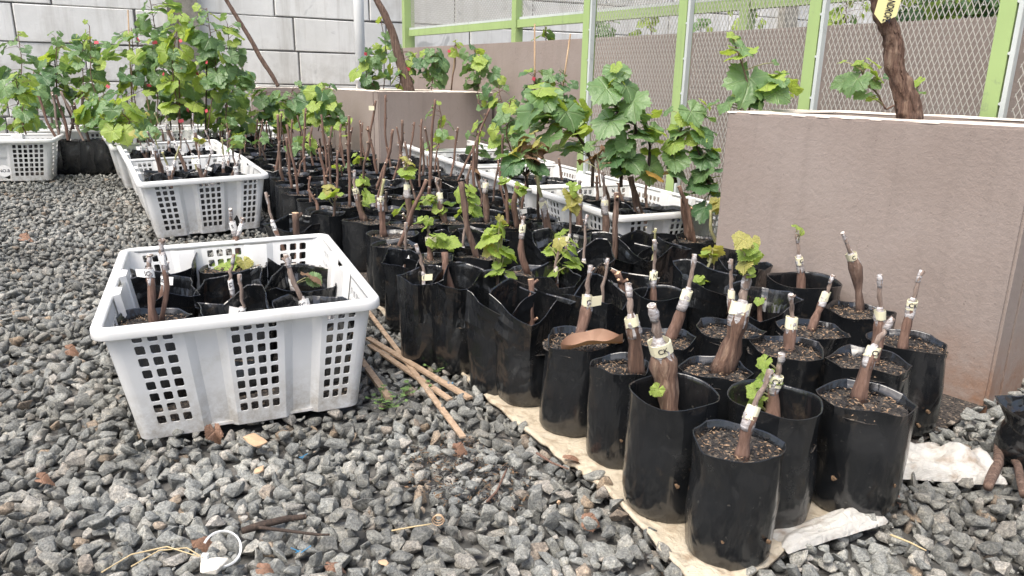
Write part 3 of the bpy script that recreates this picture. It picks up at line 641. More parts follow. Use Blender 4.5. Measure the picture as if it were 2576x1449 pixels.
# -------- black polybags
def bagmesh(seed, style):
    r = random.Random(seed); n = 36; rr, hh = 0.07, 0.18; rings = []
    k = r.randint(6, 8) if style != 'x' else r.randint(4, 5)
    ca = sorted([(2 * math.pi * i / k + r.uniform(-0.3, 0.3)) for i in range(k)])
    ph = [r.uniform(0, 6.28) for _ in range(6)]
    def poly(a, amt):                                         # polygon-like section
        best = 1.0
        for i in range(k):
            a0, a1 = ca[i], ca[(i + 1) % k] + (2 * math.pi if i == k - 1 else 0)
            for off in (0, 2 * math.pi, -2 * math.pi):
                if a0 <= a + off < a1:
                    h = (a1 - a0) / 2; best = math.cos(h) / math.cos(a + off - (a0 + h)) / ((1 + math.cos(h)) / 2)
        return 1 + (best - 1) * amt
    ctl = []
    for _q in range(2):
        kk_ = r.randint(7, 9); an = sorted((2 * math.pi * i / kk_ + r.uniform(-.25, .25)) % (2 * math.pi) for i in range(kk_)); ctl.append((an, [r.uniform(-.013, .011) for _ in an], [r.uniform(-.016, .014) for _ in an]))
    def crump(a, q, w):
        an, vr, vz = ctl[q]; v = vr if w == 0 else vz; k_ = len(an)
        for i in range(k_):
            a0, a1 = an[i], an[(i + 1) % k_] + (2 * math.pi if i == k_ - 1 else 0)
            for off in (0, 2 * math.pi):
                if a0 <= a + off < a1: t = (a + off - a0) / (a1 - a0); return v[i] * (1 - t) + v[(i + 1) % k_] * t
        return 0.0
    tilt = (r.uniform(-.006, .006), r.uniform(-.006, .006))
    def rim_z(a):
        if style == 'x': return hh + 0.013 * math.sin(a) + 0.007 * math.sin(2 * a + ph[0]) + crump(a, 0, 1)
        if style == 'u': return hh + 0.003 * math.sin(3 * a + ph[0])
        return hh + 0.0035 * math.sin(2 * a + ph[0]) + 0.002 * math.sin(5 * a + ph[1])
    prof = [(0.0, 0.86), (0.012, 0.95), (0.03, .985), (0.05, 1.0), (0.075, 1.01), (0.10, 1.015), (0.12, 1.005), (0.135, 1.0), (0.155, 0.99), (0.168, 0.99), (0.176, 1.0), (0.18, 1.005)]
    inner = {'n': 0.015, 'u': 0.06, 'x': 0.085}[style]
    V = []; F = []
    dents = [(r.uniform(0, 6.28), r.uniform(.02, .15), r.uniform(.25, .7), r.uniform(.02, .055), r.uniform(-.009, .004), r.uniform(-6, 6)) for _ in range(5)]
    def ring(fz, fr, amt, inn=0.0, cr=0.0):
        for j in range(n):
            a = 2 * math.pi * j / n; t = fz / hh
            rad = rr * fr * poly(a, amt * t) - inn
            z = fz * rim_z(a) / hh
            lump = mnoise.noise(Vector((math.cos(a) * 1.7 + seed, math.sin(a) * 1.7, fz * 22))) * (0.0028 if style == 'n' else 0.0035)
            for (da, dz, wa, wz, dd, sk_) in dents:
                ang = ((a - da - sk_ * (fz - dz) + math.pi) % (2 * math.pi)) - math.pi; lump += dd * math.exp(-(ang / wa) ** 2 - ((fz - dz) / wz) ** 2)
            if style == 'x':
                tt = min(1, max(0, (fz - .075) / .06)); t2 = min(1, max(0, (fz - .135) / .045)); lump += tt * (crump(a, 1, 0) * (1 - t2) + crump(a, 0, 0) * t2) + .0015 * mnoise.noise(Vector((math.cos(a) * 4 - seed, math.sin(a) * 4, fz * 60)))
            V.append(((rad + lump) * math.cos(a) + tilt[0] * t, (rad + lump) * math.sin(a) + tilt[1] * t, z))
    amt = {'n': 0.75, 'u': 0.15, 'x': 1.0}[style]
    cuff = style == 'x' and r.random() < 0.6
    for i, (fz, fr) in enumerate(prof):
        q = fr
        if style == 'x':
            q = fr * (1.0 + 0.10 * max(0, (fz - 0.11) / 0.07)); 
            if cuff and fz == 0.135: q *= 0.97
            if cuff and fz >= 0.155: q *= 1.04
        ring(fz, q, amt, 0, 1.0 if fz > 0.08 else 0.3)
    top = 0.18; qtop = (prof[-1][1]) * (1.1 * (1.04 if cuff else 1) if style == 'x' else 1)
    ring(top + 0.0004, qtop, amt, 0.0012, 1.0); ring(top - 0.0015, qtop, amt, 0.0028, 1.0); ring(top - 0.007, qtop, amt, 0.0035, 1.0)
    ring(top - inner * 0.6, qtop * 0.985, amt, 0.0045, 0.6); ring(top - inner - 0.004, 0.97, amt * 0.6, 0.004, 0.2)
    R_ = len(V) // n
    for i in range(R_ - 1):
        for j in range(n):
            a, b = i * n + j, i * n + (j + 1) % n; F.append((a, b, b + n, a + n))
    F.append(tuple(reversed(range(n))))
    me = mesh('bag', V, F, M['bagx'] if style == 'x' else M['bag'], True)
    if style == 'x':
        for p_ in me.polygons:
            if min(p_.vertices) // n >= 5: p_.use_smooth = False
    # hard crease at the folded lip and along the section corners
    me.attributes.new('sharp_edge', 'BOOLEAN', 'EDGE')
    sh = me.attributes['sharp_edge'].data
    corner = {min(range(n), key=lambda j: abs(((2 * math.pi * j / n - c + math.pi) % (2 * math.pi)) - math.pi)) for c in ca}
    for e in me.edges:
        a, b = e.vertices; ra, rb = a // n, b // n
        if ra == rb and ra in (11,): sh[e.index].value = True
        elif ra != rb and a % n in corner and b % n in corner and max(ra, rb) >= (6 if style != 'n' else 9): sh[e.index].value = True
    return me, inner
BAGS = {s: [bagmesh(31 * i + ord(s), s) for i in range(16 if s == 'n' else 9)] for s in 'nux'}
def soilmesh(seed):
    n = 20; V = [(0, 0, 0.004)]; F = []
    for q in (0.35, 0.7, 1.0):
        for j in range(n):
            a = 2 * math.pi * j / n; V.append((0.0655 * q * math.cos(a), 0.0655 * q * math.sin(a), 0.010 * mnoise.noise(Vector((q * 3 * math.cos(a) + seed, q * 3 * math.sin(a), 2)))))
    for j in range(n): F.append((0, 1 + j, 1 + (j + 1) % n))
    for k in range(2):
        for j in range(n): a, b = 1 + k*n + j, 1 + k*n + (j+1) % n; F.append((a, a + n, b + n, b))
    return mesh('soil', V, F, M['soil'], True)
SOIL = [soilmesh(i * 7) for i in range(5)]
def chipmesh(seed, cnt):
    r = random.Random(seed); b = MB()
    for _ in range(cnt):
        a, q = r.uniform(0, 6.28), 0.062 * math.sqrt(r.random()); p = Vector((q * math.cos(a), q * math.sin(a), 0.003 + 0.005 * r.random()))
        L = r.uniform(0.004, 0.0105); wd = r.uniform(0.0011, 0.0026); yaw = r.uniform(0, 6.28); pt = r.gauss(0, 0.35)
        d = Vector((math.cos(yaw) * math.cos(pt), math.sin(yaw) * math.cos(pt), math.sin(pt))) * (L / 2); s = Vector((-math.sin(yaw), math.cos(yaw), r.gauss(0, .4))) * (wd / 2); h = Vector((0, 0, wd * 0.45))
        V = [p - d, p + s + h * .3, p + d, p - s + h * .3, p + h, p - h]
        b.add(V, [(0, 1, 4), (1, 2, 4), (2, 3, 4), (3, 0, 4), (1, 0, 5), (2, 1, 5), (3, 2, 5), (0, 3, 5)], 0 if r.random() < 0.68 else 1)
    return mesh('husk_chips', b.V, b.F, [M['chip_dark'], M['chip_tan']], False, b.M)
def chipmesh2(seed):
    me = chipmesh(seed, 330); me.materials[1] = M['dirt']; return me
SPILLC = [chipmesh2(80 + i) for i in range(2)]
CHIPS = [chipmesh(i, 420) for i in range(4)]; CHIPS_FAR = [chipmesh(50 + i, 120) for i in range(3)]
# -------- a length of cane with swollen joints; returns the path
def cane_path(p, q, bend=0.012, k=9, seed=0):
    p, q = Vector(p), Vector(q); d = q - p; o1 = d.orthogonal().normalized(); o2 = d.cross(o1).normalized(); r = random.Random(seed); a, b = r.uniform(-1, 1), r.uniform(-1, 1); c = r.uniform(0, 6)
    L = d.length; pts = []
    for i in range(k):
        t = i / (k - 1); s = math.sin(math.pi * t); w_ = math.sin(t * 9 + c) * 0.25 * s
        pts.append(p + d * t + (o1 * (a * s + w_) + o2 * (b * s * 0.6)) * bend * min(1, L / 0.12))
    return pts
def pt_on(path, f):
    x = f * (len(path) - 1); i = min(int(x), len(path) - 2); return path[i].lerp(path[i + 1], x - i)
def sub(path, a, b, k=5): return [pt_on(path, a + (b - a) * i / (k - 1)) for i in range(k)]
def add_stem(T, p, q, rb, f=0.0, text='', mat='cane', seed=0, cut='cut', tagmat='tape', flag=False, knob=0.0, tip='silver', stubs=2, taper=0.82):
    """one cutting from p to q (world). f = where the graft sits (0: plain cane)"""
    rb *= 0.86
    o = Vector(T.location); r = random.Random(seed * 13 + 5); L = (Vector(q) - Vector(p)).length; k = max(9, int(L / 0.02))
    path = [x - o for x in cane_path(p, q, 0.012 + 0.3 * rb, k, seed)]
    if f <= 0:
        b = MB(); rad = []
        for i in range(k):
            t = i / (k - 1); nod = sum(math.exp(-((t - c) / 0.03) ** 2) for c in (0.3 + r.uniform(-.06, .06), 0.68 + r.uniform(-.06, .06), 0.97)); rad.append(rb * (1 - (1 - taper) * t) * (1 + 0.28 * nod) * (1.12 if i == 0 else 1))
        b.tube(path, rad, 16 if rb > 0.009 else 9, True, 0.13 if rb > 0.009 else 0.07, 0, 1, seed)
        for s in range(stubs):                                          # cut spurs at the joints
            t = r.choice((0.3, 0.68, 0.9)); c = pt_on(path, t); a = r.uniform(0, 6.28); d = Vector((math.cos(a), math.sin(a), 0.9)).normalized()
            b.tube([c, c + d * rb * 1.6, c + d * rb * 2.6], [rb * 0.55, rb * 0.5, rb * 0.42], 6, True, 0, 0, 1)
        return path, b.build('cane', [M[mat], M[cut]], T, True)
    b = MB(); lo = sub(path, 0, f, max(6, k // 2)); n = len(lo); rad = []
    for i in range(n):
        t = i / (n - 1); rad.append(rb * (1.2 - 0.25 * t) * (1 + knob * math.exp(-((t - 0.8) / 0.2) ** 2)) * (1 + 0.13 * math.sin(t * 7 + seed) + 0.10 * math.sin(t * 17 + seed * 2)))
    b.tube(lo, rad, 18 if rb > .009 else 11, True, 0.17, 0, 0, seed); b.build('rootstock', [M[mat]], T, True)
    rs = max(0.0036, rb * 0.44); b = MB(); hi = sub(path, f - 0.04, 1.0, 9); hi = [p_ + Vector((r.gauss(0, .0012), r.gauss(0, .0012), 0)) if 1 < i_ else p_ for i_, p_ in enumerate(hi)]
    rad = [rs * (1.1 if i < 3 else 1.0) * (1.25 if i in (4, 8) else 1) for i in range(9)]
    b.tube(hi, rad, 8, True, 0.1, 0, 1, seed + 2)
    if r.random() < 0.7:
        c = hi[7]; d = Vector((r.choice((-1, 1)), r.uniform(-.4, .2), 0.8)).normalized(); b.tube([c, c + d * rs * 1.5, c + d * rs * 2.6], [rs * .7, rs * .65, rs * .4], 6, True, 0, 0, 1)
    b.build('scion', [M['scion'] if tip != 'green' else M['green_cane'], M['cut_white']], T, True)
    if tip == 'silver':
        b = MB(); b.tube(sub(path, 0.86, 1.004, 5), [rs * 1.08, rs * 1.12, rs * 1.3, rs * 1.12, rs * 0.95], 8, True, 0.3, seed=seed); b.build('wax_tip', [M['film']], T, True)
    rw = rb * 0.98 * (1 + knob * .35); b = MB(); b.tube(sub(path, max(0.02, f - 0.16), min(0.98, f + 0.10), 8), [rb * 1.0, rw * 1.06, rw * 1.12, rw * 1.04, rw * 1.12, rw * 1.0, rs * 1.6, rs * 1.2], 14, True, 0.2, seed=seed + 4); b.build('graft_film', [M['film']], T, True)
    # name band
    c = pt_on(path, f + 0.015); ax = (pt_on(path, min(1, f + 0.1)) - pt_on(path, max(0, f - 0.1))).normalized()
    bw = 0.018 * r.uniform(.85, 1.15); rt = rw * 1.16
    b = MB(); ns = 16
    for s in range(ns + 1): pass
    V = []; F = []
    for zz in (-bw / 2, bw / 2):
        for s in range(ns):
            a = 2 * math.pi * s / ns; V.append((math.sin(a) * rt * (1 + .05 * math.sin(3 * a + seed)), -math.cos(a) * rt * (1 + .05 * math.sin(2 * a + seed)), zz + 0.0022 * math.sin(a + seed) + .0008 * math.sin(3 * a + zz * 400 + seed)))
    for zz in (-bw / 2, bw / 2):
        for s in range(ns):
            a = 2 * math.pi * s / ns; V.append((math.sin(a) * (rt * .93), -math.cos(a) * (rt * .93), zz))
    for s in range(ns):
        j = (s + 1) % ns; F += [(s, j, ns + j, ns + s), (2*ns + j, 2*ns + s, 3*ns + s, 3*ns + j), (s, 2*ns + s, 2*ns + j, j), (ns + j, 3*ns + j, 3*ns + s, ns + s)]
    if flag:                                                            # a tape tab sticking out sideways
        sg = 1 if flag > 0 else -1; n0 = len(V)
        V += [(sg * rt * 0.6, -rt * 0.85, -bw / 2), (sg * (rt + 0.016), -rt * 0.7, -bw / 2 + 0.002), (sg * (rt + 0.017), -rt * 0.7, bw / 2 + 0.001), (sg * rt * 0.6, -rt * 0.85, bw / 2)]
        V += [(x, y + 0.0009, z) for x, y, z in V[n0:n0 + 4]]
        F += [(n0, n0+1, n0+2, n0+3), (n0+7, n0+6, n0+5, n0+4), (n0, n0+4, n0+5, n0+1), (n0+1, n0+5, n0+6, n0+2), (n0+2, n0+6, n0+7, n0+3)]
    tg = obj('name_band', mesh('name_band', V, F, M[tagmat], False), T)
    zq = Vector((0, 0, 1)).rotation_difference(ax).to_matrix().to_4x4()
    tg.matrix_local = Matrix.Translation(c) @ zq @ Matrix.Rotation(r.uniform(-.25, .25), 4, 'Z')
    if text:
        sz = 0.0125; tm = textmesh(text, sz, rt * 1.05 + 0.0004); t_ = obj('lettering', tm, tg)
    return path, tg
_b = MB(); _b.tube([(-.004, 0, 0), (.0004, 0, 0)], [.0034, .0026], 7, True, .5); HOLE = mesh('drain_hole', _b.V, _b.F, M['dirt'])
POTS = []                                        # x, y, r of every bag already standing
def pot(name, cx, cy, z0, r, h, style='n', label=None, group=None, near=1, seed=0, cat='potted cutting', lean=0.0):
    T = empty(name, (cx, cy, z0), 0, label, cat, group)
    me, inner = BAGS[style][seed % len(BAGS[style])]
    ro = random.Random(seed).uniform(0, 6.28)
    if style == 'x': ro = random.Random(seed).uniform(-.6, .6)
    bg = obj('bag', me, T, (0, 0, 0), (0, 0, ro), (r / 0.07, r / 0.07, h / 0.18))
    sz = h * (0.18 - inner) / 0.18
    so = obj('soil', SOIL[seed % 5], T, (0, 0, sz), (0, 0, ro), (r / 0.07 * (0.985 if style == 'n' else 0.96),) * 2 + (1,))
    if near > 1:
        rq = random.Random(seed + 9)
        for _ in range(2):
            an = rq.uniform(-2.4, -0.7); zq = rq.uniform(.02, .09); obj('drain_hole', HOLE, T, (math.cos(an) * r * 1.02, math.sin(an) * r * 1.02, zq * h / .18), (0, 0, an), rq.uniform(.7, 1.2))
    if near: 
        ch = obj('husk_chips', CHIPS[seed % 4] if near > 1 else CHIPS_FAR[seed % 3], T, (0, 0, sz), (0, 0, ro * 2), (r / 0.07,) * 2 + (1,)); tag(ch, kind='stuff')
    T['soil_z'] = z0 + sz; POTS.append((cx, cy, r)); return T, z0 + sz
def petiole_part(T, segs, mat='green_cane', rad=0.0016, name='shoot'):
    if not segs: return
    b = MB(); o = Vector(T.location)
    for sgm in segs:
        p = [Vector(x) - o for x in sgm[0]]; rr = sgm[1] if len(sgm) > 1 else rad
        b.tube(p, [rr * (1 - 0.35 * i / max(1, len(p) - 1)) for i in range(len(p))], 6, True)
    return b.build(name, [M[mat]], T, True)
def curve3(p, q, sag=0.0, side=0.0, k=5):
    p, q = Vector(p), Vector(q); L = (q - p).length; o = Vector((q.y - p.y, p.x - q.x, 0)); o = o.normalized() if o.length > 1e-5 else Vector((1, 0, 0)); pts = []
    for i in range(k):
        t = i / (k - 1); pts.append(p.lerp(q, t) + Vector((0, 0, -sag * L * 4 * t * (1 - t))) + o * (side * L * 4 * t * (1 - t)))
    return pts

# -------- crates
def crate_panel(Wt, Wb, H, zones, rows, depth=0.011, th=0.0035):
    """panel in its own plane: x along the side (centred), y = outward negative; returns verts/faces.
    zones: (s0, s1, kind, ncols) kind h=holes f=flat r=recess, with sloped joints between f/r"""
    b = MB()
    def P(s, t, d):                      # s,t in 0..1, d inward
        wd = Wb + (Wt - Wb) * t; tilt = CR_IN * (1 - t)
        return ((s - 0.5) * wd, tilt + d, t * H)
    def quad(s0, s1, t0, t1, d0, d1):
        q = [(s0, t0, d0), (s1, t0, d1), (s1, t1, d1), (s0, t1, d0)]
        b.add([P(*x) for x in q], [(0, 1, 2, 3)]); b.add([P(s, t, d + th) for s, t, d in q], [(3, 2, 1, 0)])
    for s0, s1, kd, nc in zones:
        if kd in 'fr': d = depth if kd == 'r' else 0.0; quad(s0, s1, 0, 1, d, d)
        elif kd == '/': quad(s0, s1, 0, 1, 0, depth)
        elif kd == '\\': quad(s0, s1, 0, 1, depth, 0)
        else:
            t0, t1 = (rows[0], rows[1]); quad(s0, s1, 0, t0, 0, 0); quad(s0, s1, t1, 1, 0, 0)
            nr = rows[2]; cw, chh = (s1 - s0) / nc, (t1 - t0) / nr
            for i in range(nc):
                for j in range(nr):
                    a0, b0_ = s0 + i * cw, t0 + j * chh; a1, b1 = a0 + cw, b0_ + chh
                    mx, my = cw * 0.17, chh * 0.13; kx, ky = cw * 0.10, chh * 0.09
                    x0, x1, y0, y1 = a0 + mx, a1 - mx, b0_ + my, b1 - my
                    I = [(x0 + kx, y0), (x1 - kx, y0), (x1, y0 + ky), (x1, y1 - ky), (x1 - kx, y1), (x0 + kx, y1), (x0, y1 - ky), (x0, y0 + ky)]
                    O = [(a0, b0_), (a1, b0_), (a1, b1), (a0, b1)]
                    V = [P(s, t, 0) for s, t in O + I] + [P(s, t, th) for s, t in O + I]
                    f = [(0, 1, 5, 4), (1, 6, 5), (1, 2, 7, 6), (2, 8, 7), (2, 3, 9, 8), (3, 10, 9), (3, 0, 11, 10), (0, 4, 11)]
                    F = f + [tuple(12 + x for x in reversed(y)) for y in f]
                    for q in range(8): F.append((4 + q, 4 + (q + 1) % 8, 16 + (q + 1) % 8, 16 + q))
                    b.add(V, F)
    # edges: bottom and top closing strips
    return b
SZ = [(.047, .085, 'f', 0), (.085, .245, 'h', 3), (.245, .275, 'f', 0), (.275, .31, '/', 0), (.31, .39, 'r', 0), (.39, .425, '\\', 0), (.425, .435, 'f', 0), (.435, .625, 'h', 4), (.625, .645, 'f', 0), (.645, .68, '/', 0), (.68, .76, 'r', 0), (.76, .795, '\\', 0), (.795, .81, 'f', 0), (.81, .94, 'h', 3), (.94, .953, 'f', 0)]
LZ = [(.0357, .06, 'f', 0), (.06, .32, 'h', 6), (.32, .345, 'f', 0), (.345, .375, '/', 0), (.375, .625, 'r', 0), (.625, .655, '\\', 0), (.655, .68, 'f', 0), (.68, .94, 'h', 6), (.94, .9643, 'f', 0)]
def _pm(zones, Wt, rows):
    b = crate_panel(Wt, Wt - 2 * CR_IN, CR_H - 0.012, zones, rows); return mesh('panel', b.V, b.F, M['plastic'])
EDGE = 0.016
P_S = _pm(SZ, CR_L - 2 * EDGE, (0.115, 0.985, 8)); P_L = _pm(LZ, CR_D - 2 * EDGE, (0.115, 0.93, 7))
def rrect(w, d, r, k=5):
    out = []
    for cx, cy, a0 in ((w/2 - r, d/2 - r, 0), (-w/2 + r, d/2 - r, 90), (-w/2 + r, -d/2 + r, 180), (w/2 - r, -d/2 + r, 270)):
        for i in range(k + 1): a = R(a0 + 90 * i / k); out.append((cx + r * math.cos(a), cy + r * math.sin(a)))
    return out
def rim_mesh():
    prof = [(-0.021, -0.009), (-0.0205, -0.004), (-0.0185, -0.0012), (-0.0155, 0.0), (-0.0065, 0.0), (-0.0025, -0.0013), (-0.0006, -0.0042), (0.0, -0.009), (0.0, -0.019), (-0.0012, -0.0212), (-0.0035, -0.0205), (-0.0042, -0.010), (-0.016, -0.0095)]
    V = []; F = []; n = None
    for o, z in prof:
        c = rrect(CR_L + 2 * o, CR_D + 2 * o, 0.034 + o); n = len(c); V += [(x, y, CR_H + z) for x, y in c]
    m = len(prof)
    for i in range(m):
        for j in range(n): a, b_ = i*n + j, i*n + (j+1) % n; c_, d_ = ((i+1) % m)*n + (j+1) % n, ((i+1) % m)*n + j; F.append((a, d_, c_, b_))
    return mesh('rim', V, F, M['plastic'], True)
RIM = rim_mesh()
def base_mesh():
    b = MB(); w_, d = CR_L - 2*EDGE - 2*CR_IN - 0.010, CR_D - 2*EDGE - 2*CR_IN - 0.010; b.box((-w_/2, -d/2, 0.003), (w_/2, d/2, 0.008)); return mesh('base', b.V, b.F, M['plastic'])
BASE = base_mesh()
_b = MB(); _w, _d = CR_L/2 - EDGE - CR_IN - .017, CR_D/2 - EDGE - CR_IN - .017; _b.box((-_w, -_d, .0085), (_w, _d, .034)); SPILL = mesh('dark_floor_slab', _b.V, _b.F, M['soil'])  # dark slab added on the crate floor, standing in for shade behind the lowest holes
def lug_mesh():
    b = MB(); w_ = 0.034; d = 0.014
    for z0, z1 in ((CR_H - 0.10, CR_H - 0.001),):
        ti = CR_IN * (1 - z0 / CR_H)
        V = [(-w_, ti + .002, z0), (w_, ti + .002, z0), (w_ - .008, ti + d, z0), (-w_ + .008, ti + d, z0), (-w_, .002, z1), (w_, .002, z1), (w_ - .008, d, z1), (-w_ + .008, d, z1)]
        b.add(V, [(3, 2, 1, 0), (4, 5, 6, 7), (0, 1, 5, 4), (1, 2, 6, 5), (2, 3, 7, 6), (3, 0, 4, 7)])
    me = mesh('stacking_lug', b.V, b.F, M['plastic']); return me
LUG = lug_mesh()
def corner_mesh():
    b = MB(); 
    V = []; k = 6
    for z, ins in ((0.0, CR_IN), (CR_H - 0.006, 0.0)):
        for i in range(k + 1):
            a = R(180 + 90 * i / k); r_ = 0.022 if z else 0.0193
            V.append((-CR_L/2 + EDGE + ins + r_ + (r_) * math.cos(a), -CR_D/2 + EDGE + ins + r_ + r_ * math.sin(a), z))
    F = [(i, i + 1, k + 2 + i, k + 1 + i) for i in range(k)]; b.add(V, F); b.add([(x + .0028, y + .0028, z) for x, y, z in V], [tuple(reversed(f)) for f in F])
    return mesh('corner', b.V, b.F, M['plastic'], True)
CORN = corner_mesh()
def make_crate(m, label, group, long_front=False):
    T = empty('plastic_crate', (0, 0, 0), 0, label, 'crate', group); T.matrix_local = m
    hs, hl = CR_D / 2 - EDGE, CR_L / 2 - EDGE
    for k in range(2): obj('panel', P_S, T, (0, -hs if k == 0 else hs, 0), (0, 0, math.pi * k))
    for k in range(2): obj('panel', P_L, T, (hl if k == 0 else -hl, 0, 0), (0, 0, math.pi / 2 + math.pi * k))
    obj('rim', RIM, T); obj('base', BASE, T); obj('dark_floor_slab', SPILL, T)
    for k in range(2):
        for q in (-0.072, 0.072): obj('stacking_lug', LUG, T, ((hl - .003) * (1 if k == 0 else -1), q if k == 0 else q, 0), (0, 0, math.pi / 2 + math.pi * k))
    for sx, sy in ((1, 1), (-1, 1), (1, -1), (-1, -1)):
        obj('corner', CORN, T, None, None, (sx, sy, 1))
    return T
# ================================================================== THINGS
ORD = ['first', 'second', 'third', 'fourth', 'fifth', 'sixth']
SEED = [100]
def nseed(): SEED[0] += 1; return SEED[0]
def stem_px(T, sz, s):
    """s: dict b=(u,v) t=(u,v) r f text ..."""
    c = Vector(T.location); p = at(*s['b'], sz); dv = Vector((p.x - c.x, p.y - c.y)); lim = s.get('lim', 0.05)
    if dv.length > lim: dv *= lim / dv.length
    p = Vector((c.x + dv.x, c.y + dv.y, sz - 0.006)); q = aty(*s['t'], p.y + s.get('dy', 0.01))
    kw = {k: s[k] for k in ('mat', 'cut', 'tagmat', 'flag', 'knob', 'tip', 'stubs', 'taper') if k in s}
    path, _ = add_stem(T, p, q, s.get('r', 0.0065), s.get('f', 0), s.get('text', ''), seed=nseed(), **kw)
    return [x + c for x in path]
LEAFK = 1.28
def leaves_px(T, path, lv, Y=None, mat='green_cane', rad=0.0016):
    """lv: (u, v, width_px, colour) placed by eye round a stem"""
    segs = []; c = Vector(T.location); lv = list(lv)
    if LEAFK > 1.2: lv += [(L[0] + random.uniform(-16, 16), L[1] + random.uniform(-14, 16), L[2] * random.uniform(.5, .75), L[3]) for L in lv if L[3] in 'yb' and L[2] > 22]
    for L in lv:
        u, v, wpx, col = L[:4]; y0 = (Y if Y is not None else (path[-1].y if path else c.y)) + (L[4] if len(L) > 4 else random.uniform(-0.025, 0.025))
        p = aty(u, v, y0); size = wpx / FPX * y0 * LEAFK
        ax = min(path, key=lambda q: abs(q.z - (p.z - 0.02)) + 0.3 * (q - p).length) if path else c
        out = Vector((p.x - ax.x, p.y - ax.y, 0)); out = out.normalized() if out.length > 0.004 else Vector((random.uniform(-1, 1), -0.6, 0)).normalized()
        j = p - out * size * 0.28 + Vector((0, 0, size * 0.08))
        segs.append((curve3(ax, j, -0.06, 0.03, 4), rad))
        face = Vector((out.x * 0.35, out.y * 0.3 - 0.28, 0.9)); tip = Vector((out.x, out.y, -0.4))
        put_leaf(T, j, size, col, face, tip, 0.28)
    petiole_part(T, segs, mat)
def P(px, label, stems=(), lv=(), hw=None, style='n', zr=0.18, r=0.0725, near=2, z0=None, group=None, dy=0, name='potted_cutting'):
    z0 = 0.0 if z0 is None else z0
    c = at(px[0], px[1], z0 + zr)
    if hw: r = hw / FPX * c.y / 1.03
    T, sz = pot(name, c.x, c.y, z0, r, zr, style, label, group, near, nseed()); path = None
    for s in stems:
        path = stem_px(T, sz, s)
        if s.get('lv'): leaves_px(T, path, s['lv'])
    if lv: leaves_px(T, path or [Vector((c.x, c.y, sz)), Vector((c.x, c.y, sz + .05))], lv)
    return T
S = lambda b, t, r=0.0065, f=0, text='', **k: dict(b=b, t=t, r=r, f=f, text=text, **k)
# -------- the nearest pots, one by one
P((1857, 1105), 'nearest black bag at the bottom edge, short grafted cutting with cream tape', [S((1865, 1150), (1940, 930), .0095, .52, '', flag=0)], hw=129, zr=.178)
P((1697, 985), 'black bag with a thick knobbly vine stump marked CK', [S((1690, 1045), (1640, 768), .0165, .62, 'CK', mat='bark_old', knob=.45, lim=.035)], hw=128, style='u', zr=.195, lv=[(1650, 985, 30, 'y', -.03)])
P((1955, 1005), 'black bag with bright leafy shoot and CK tape behind the nearest bag', [S((1940, 1062), (1968, 890), .0115, .6, 'CK')], hw=130, style='u', zr=.192, lv=[(1915, 912, 34, 'y'), (1905, 950, 32, 'y'), (1890, 985, 36, 'y'), (1885, 1010, 40, 'y'), (1945, 960, 36, 'y'), (1930, 935, 24, 'y'), (1930, 1010, 30, 'y')])
P((2172, 1000), 'black bag with a leaning CK cutting, front right of the block', [S((2160, 1005), (2245, 800), .0105, .58, 'CK')], hw=126, zr=.182)
P((2187, 908), 'black bag with upright dark cutting in cream tape, second from the right planter', [S((2198, 915), (2212, 692), .0105, .55, '')], hw=110, zr=.18)
P((2290, 858), 'rightmost black bag touching the taupe planter, CK cutting with a root knob', [S((2268, 885), (2318, 680), .0085, .58, 'CK', knob=.35)], hw=102, zr=.178)
P((1560, 918), 'black bag with a crooked grafted cutting left of the thick stump', [S((1603, 940), (1580, 712), .0125, .6, '', mat='bark_old')], hw=84, zr=.18)
P((1450, 851), 'black bag with a big curled dry leaf lying on its soil', [S((1452, 868), (1486, 668), .0105, .56, 'C', flag=1)], hw=101, zr=.18)
P((1668, 848), 'black bag with a long cutting leaning right, cream tape in its middle', [S((1680, 858), (1748, 640), .0105, .55, '')], hw=92, zr=.178)
P((1803, 928), 'black bag with a stout leaning trunk topped by pale green leaves', [S((1812, 935), (1880, 690), .0175, .66, '', mat='bark_old', lim=.04)], hw=98, zr=.178,
  lv=[(1862, 608, 42, 'b'), (1888, 612, 38, 'b'), (1872, 640, 48, 'y'), (1894, 645, 40, 'y'), (1868, 668, 40, 'b'), (1880, 690, 34, 'y')])
P((1837, 828), 'black bag behind the stout trunk with a thin silver tipped cutting', [S((1853, 812), (1838, 652), .0075, .5, '')], hw=92, zr=.178)
P((1972, 868), 'black bag with a short thick grafted cutting, middle of the front block', [S((1982, 885), (1988, 740), .0105, .5, '', knob=.3)], hw=104, zr=.178)
P((2040, 826), 'black bag with a thin straight cutting leaning right beyond it', [S((2038, 832), (2096, 692), .0085, .62, '')], hw=96, zr=.178)
P((2163, 778), 'black bag by the planter with a spiny root knob cutting', [S((2165, 785), (2120, 585), .0095, .68, 'C', knob=.9, mat='bark')], hw=86, zr=.178)
P((2024, 703), 'tall open black bag against the planter with a leaf tipped cutting', [S((2013, 718), (2004, 585), .0095, .6, 'C')], hw=95, style='u', zr=.208, lv=[(2010, 572, 24, 'y')])
P((1925, 748), 'gaping empty looking black bag left of the planter', [S((1905, 775), (1912, 752), .007, 0)], hw=80, style='x', zr=.20, lv=[(1908, 760, 22, 'y', -.02)])
P((1332, 752), 'crumpled black bag with a folded collar and short bare stump', [S((1338, 792), (1335, 702), .0085, 0, stubs=3)], hw=92, style='x', zr=.218, near=1)
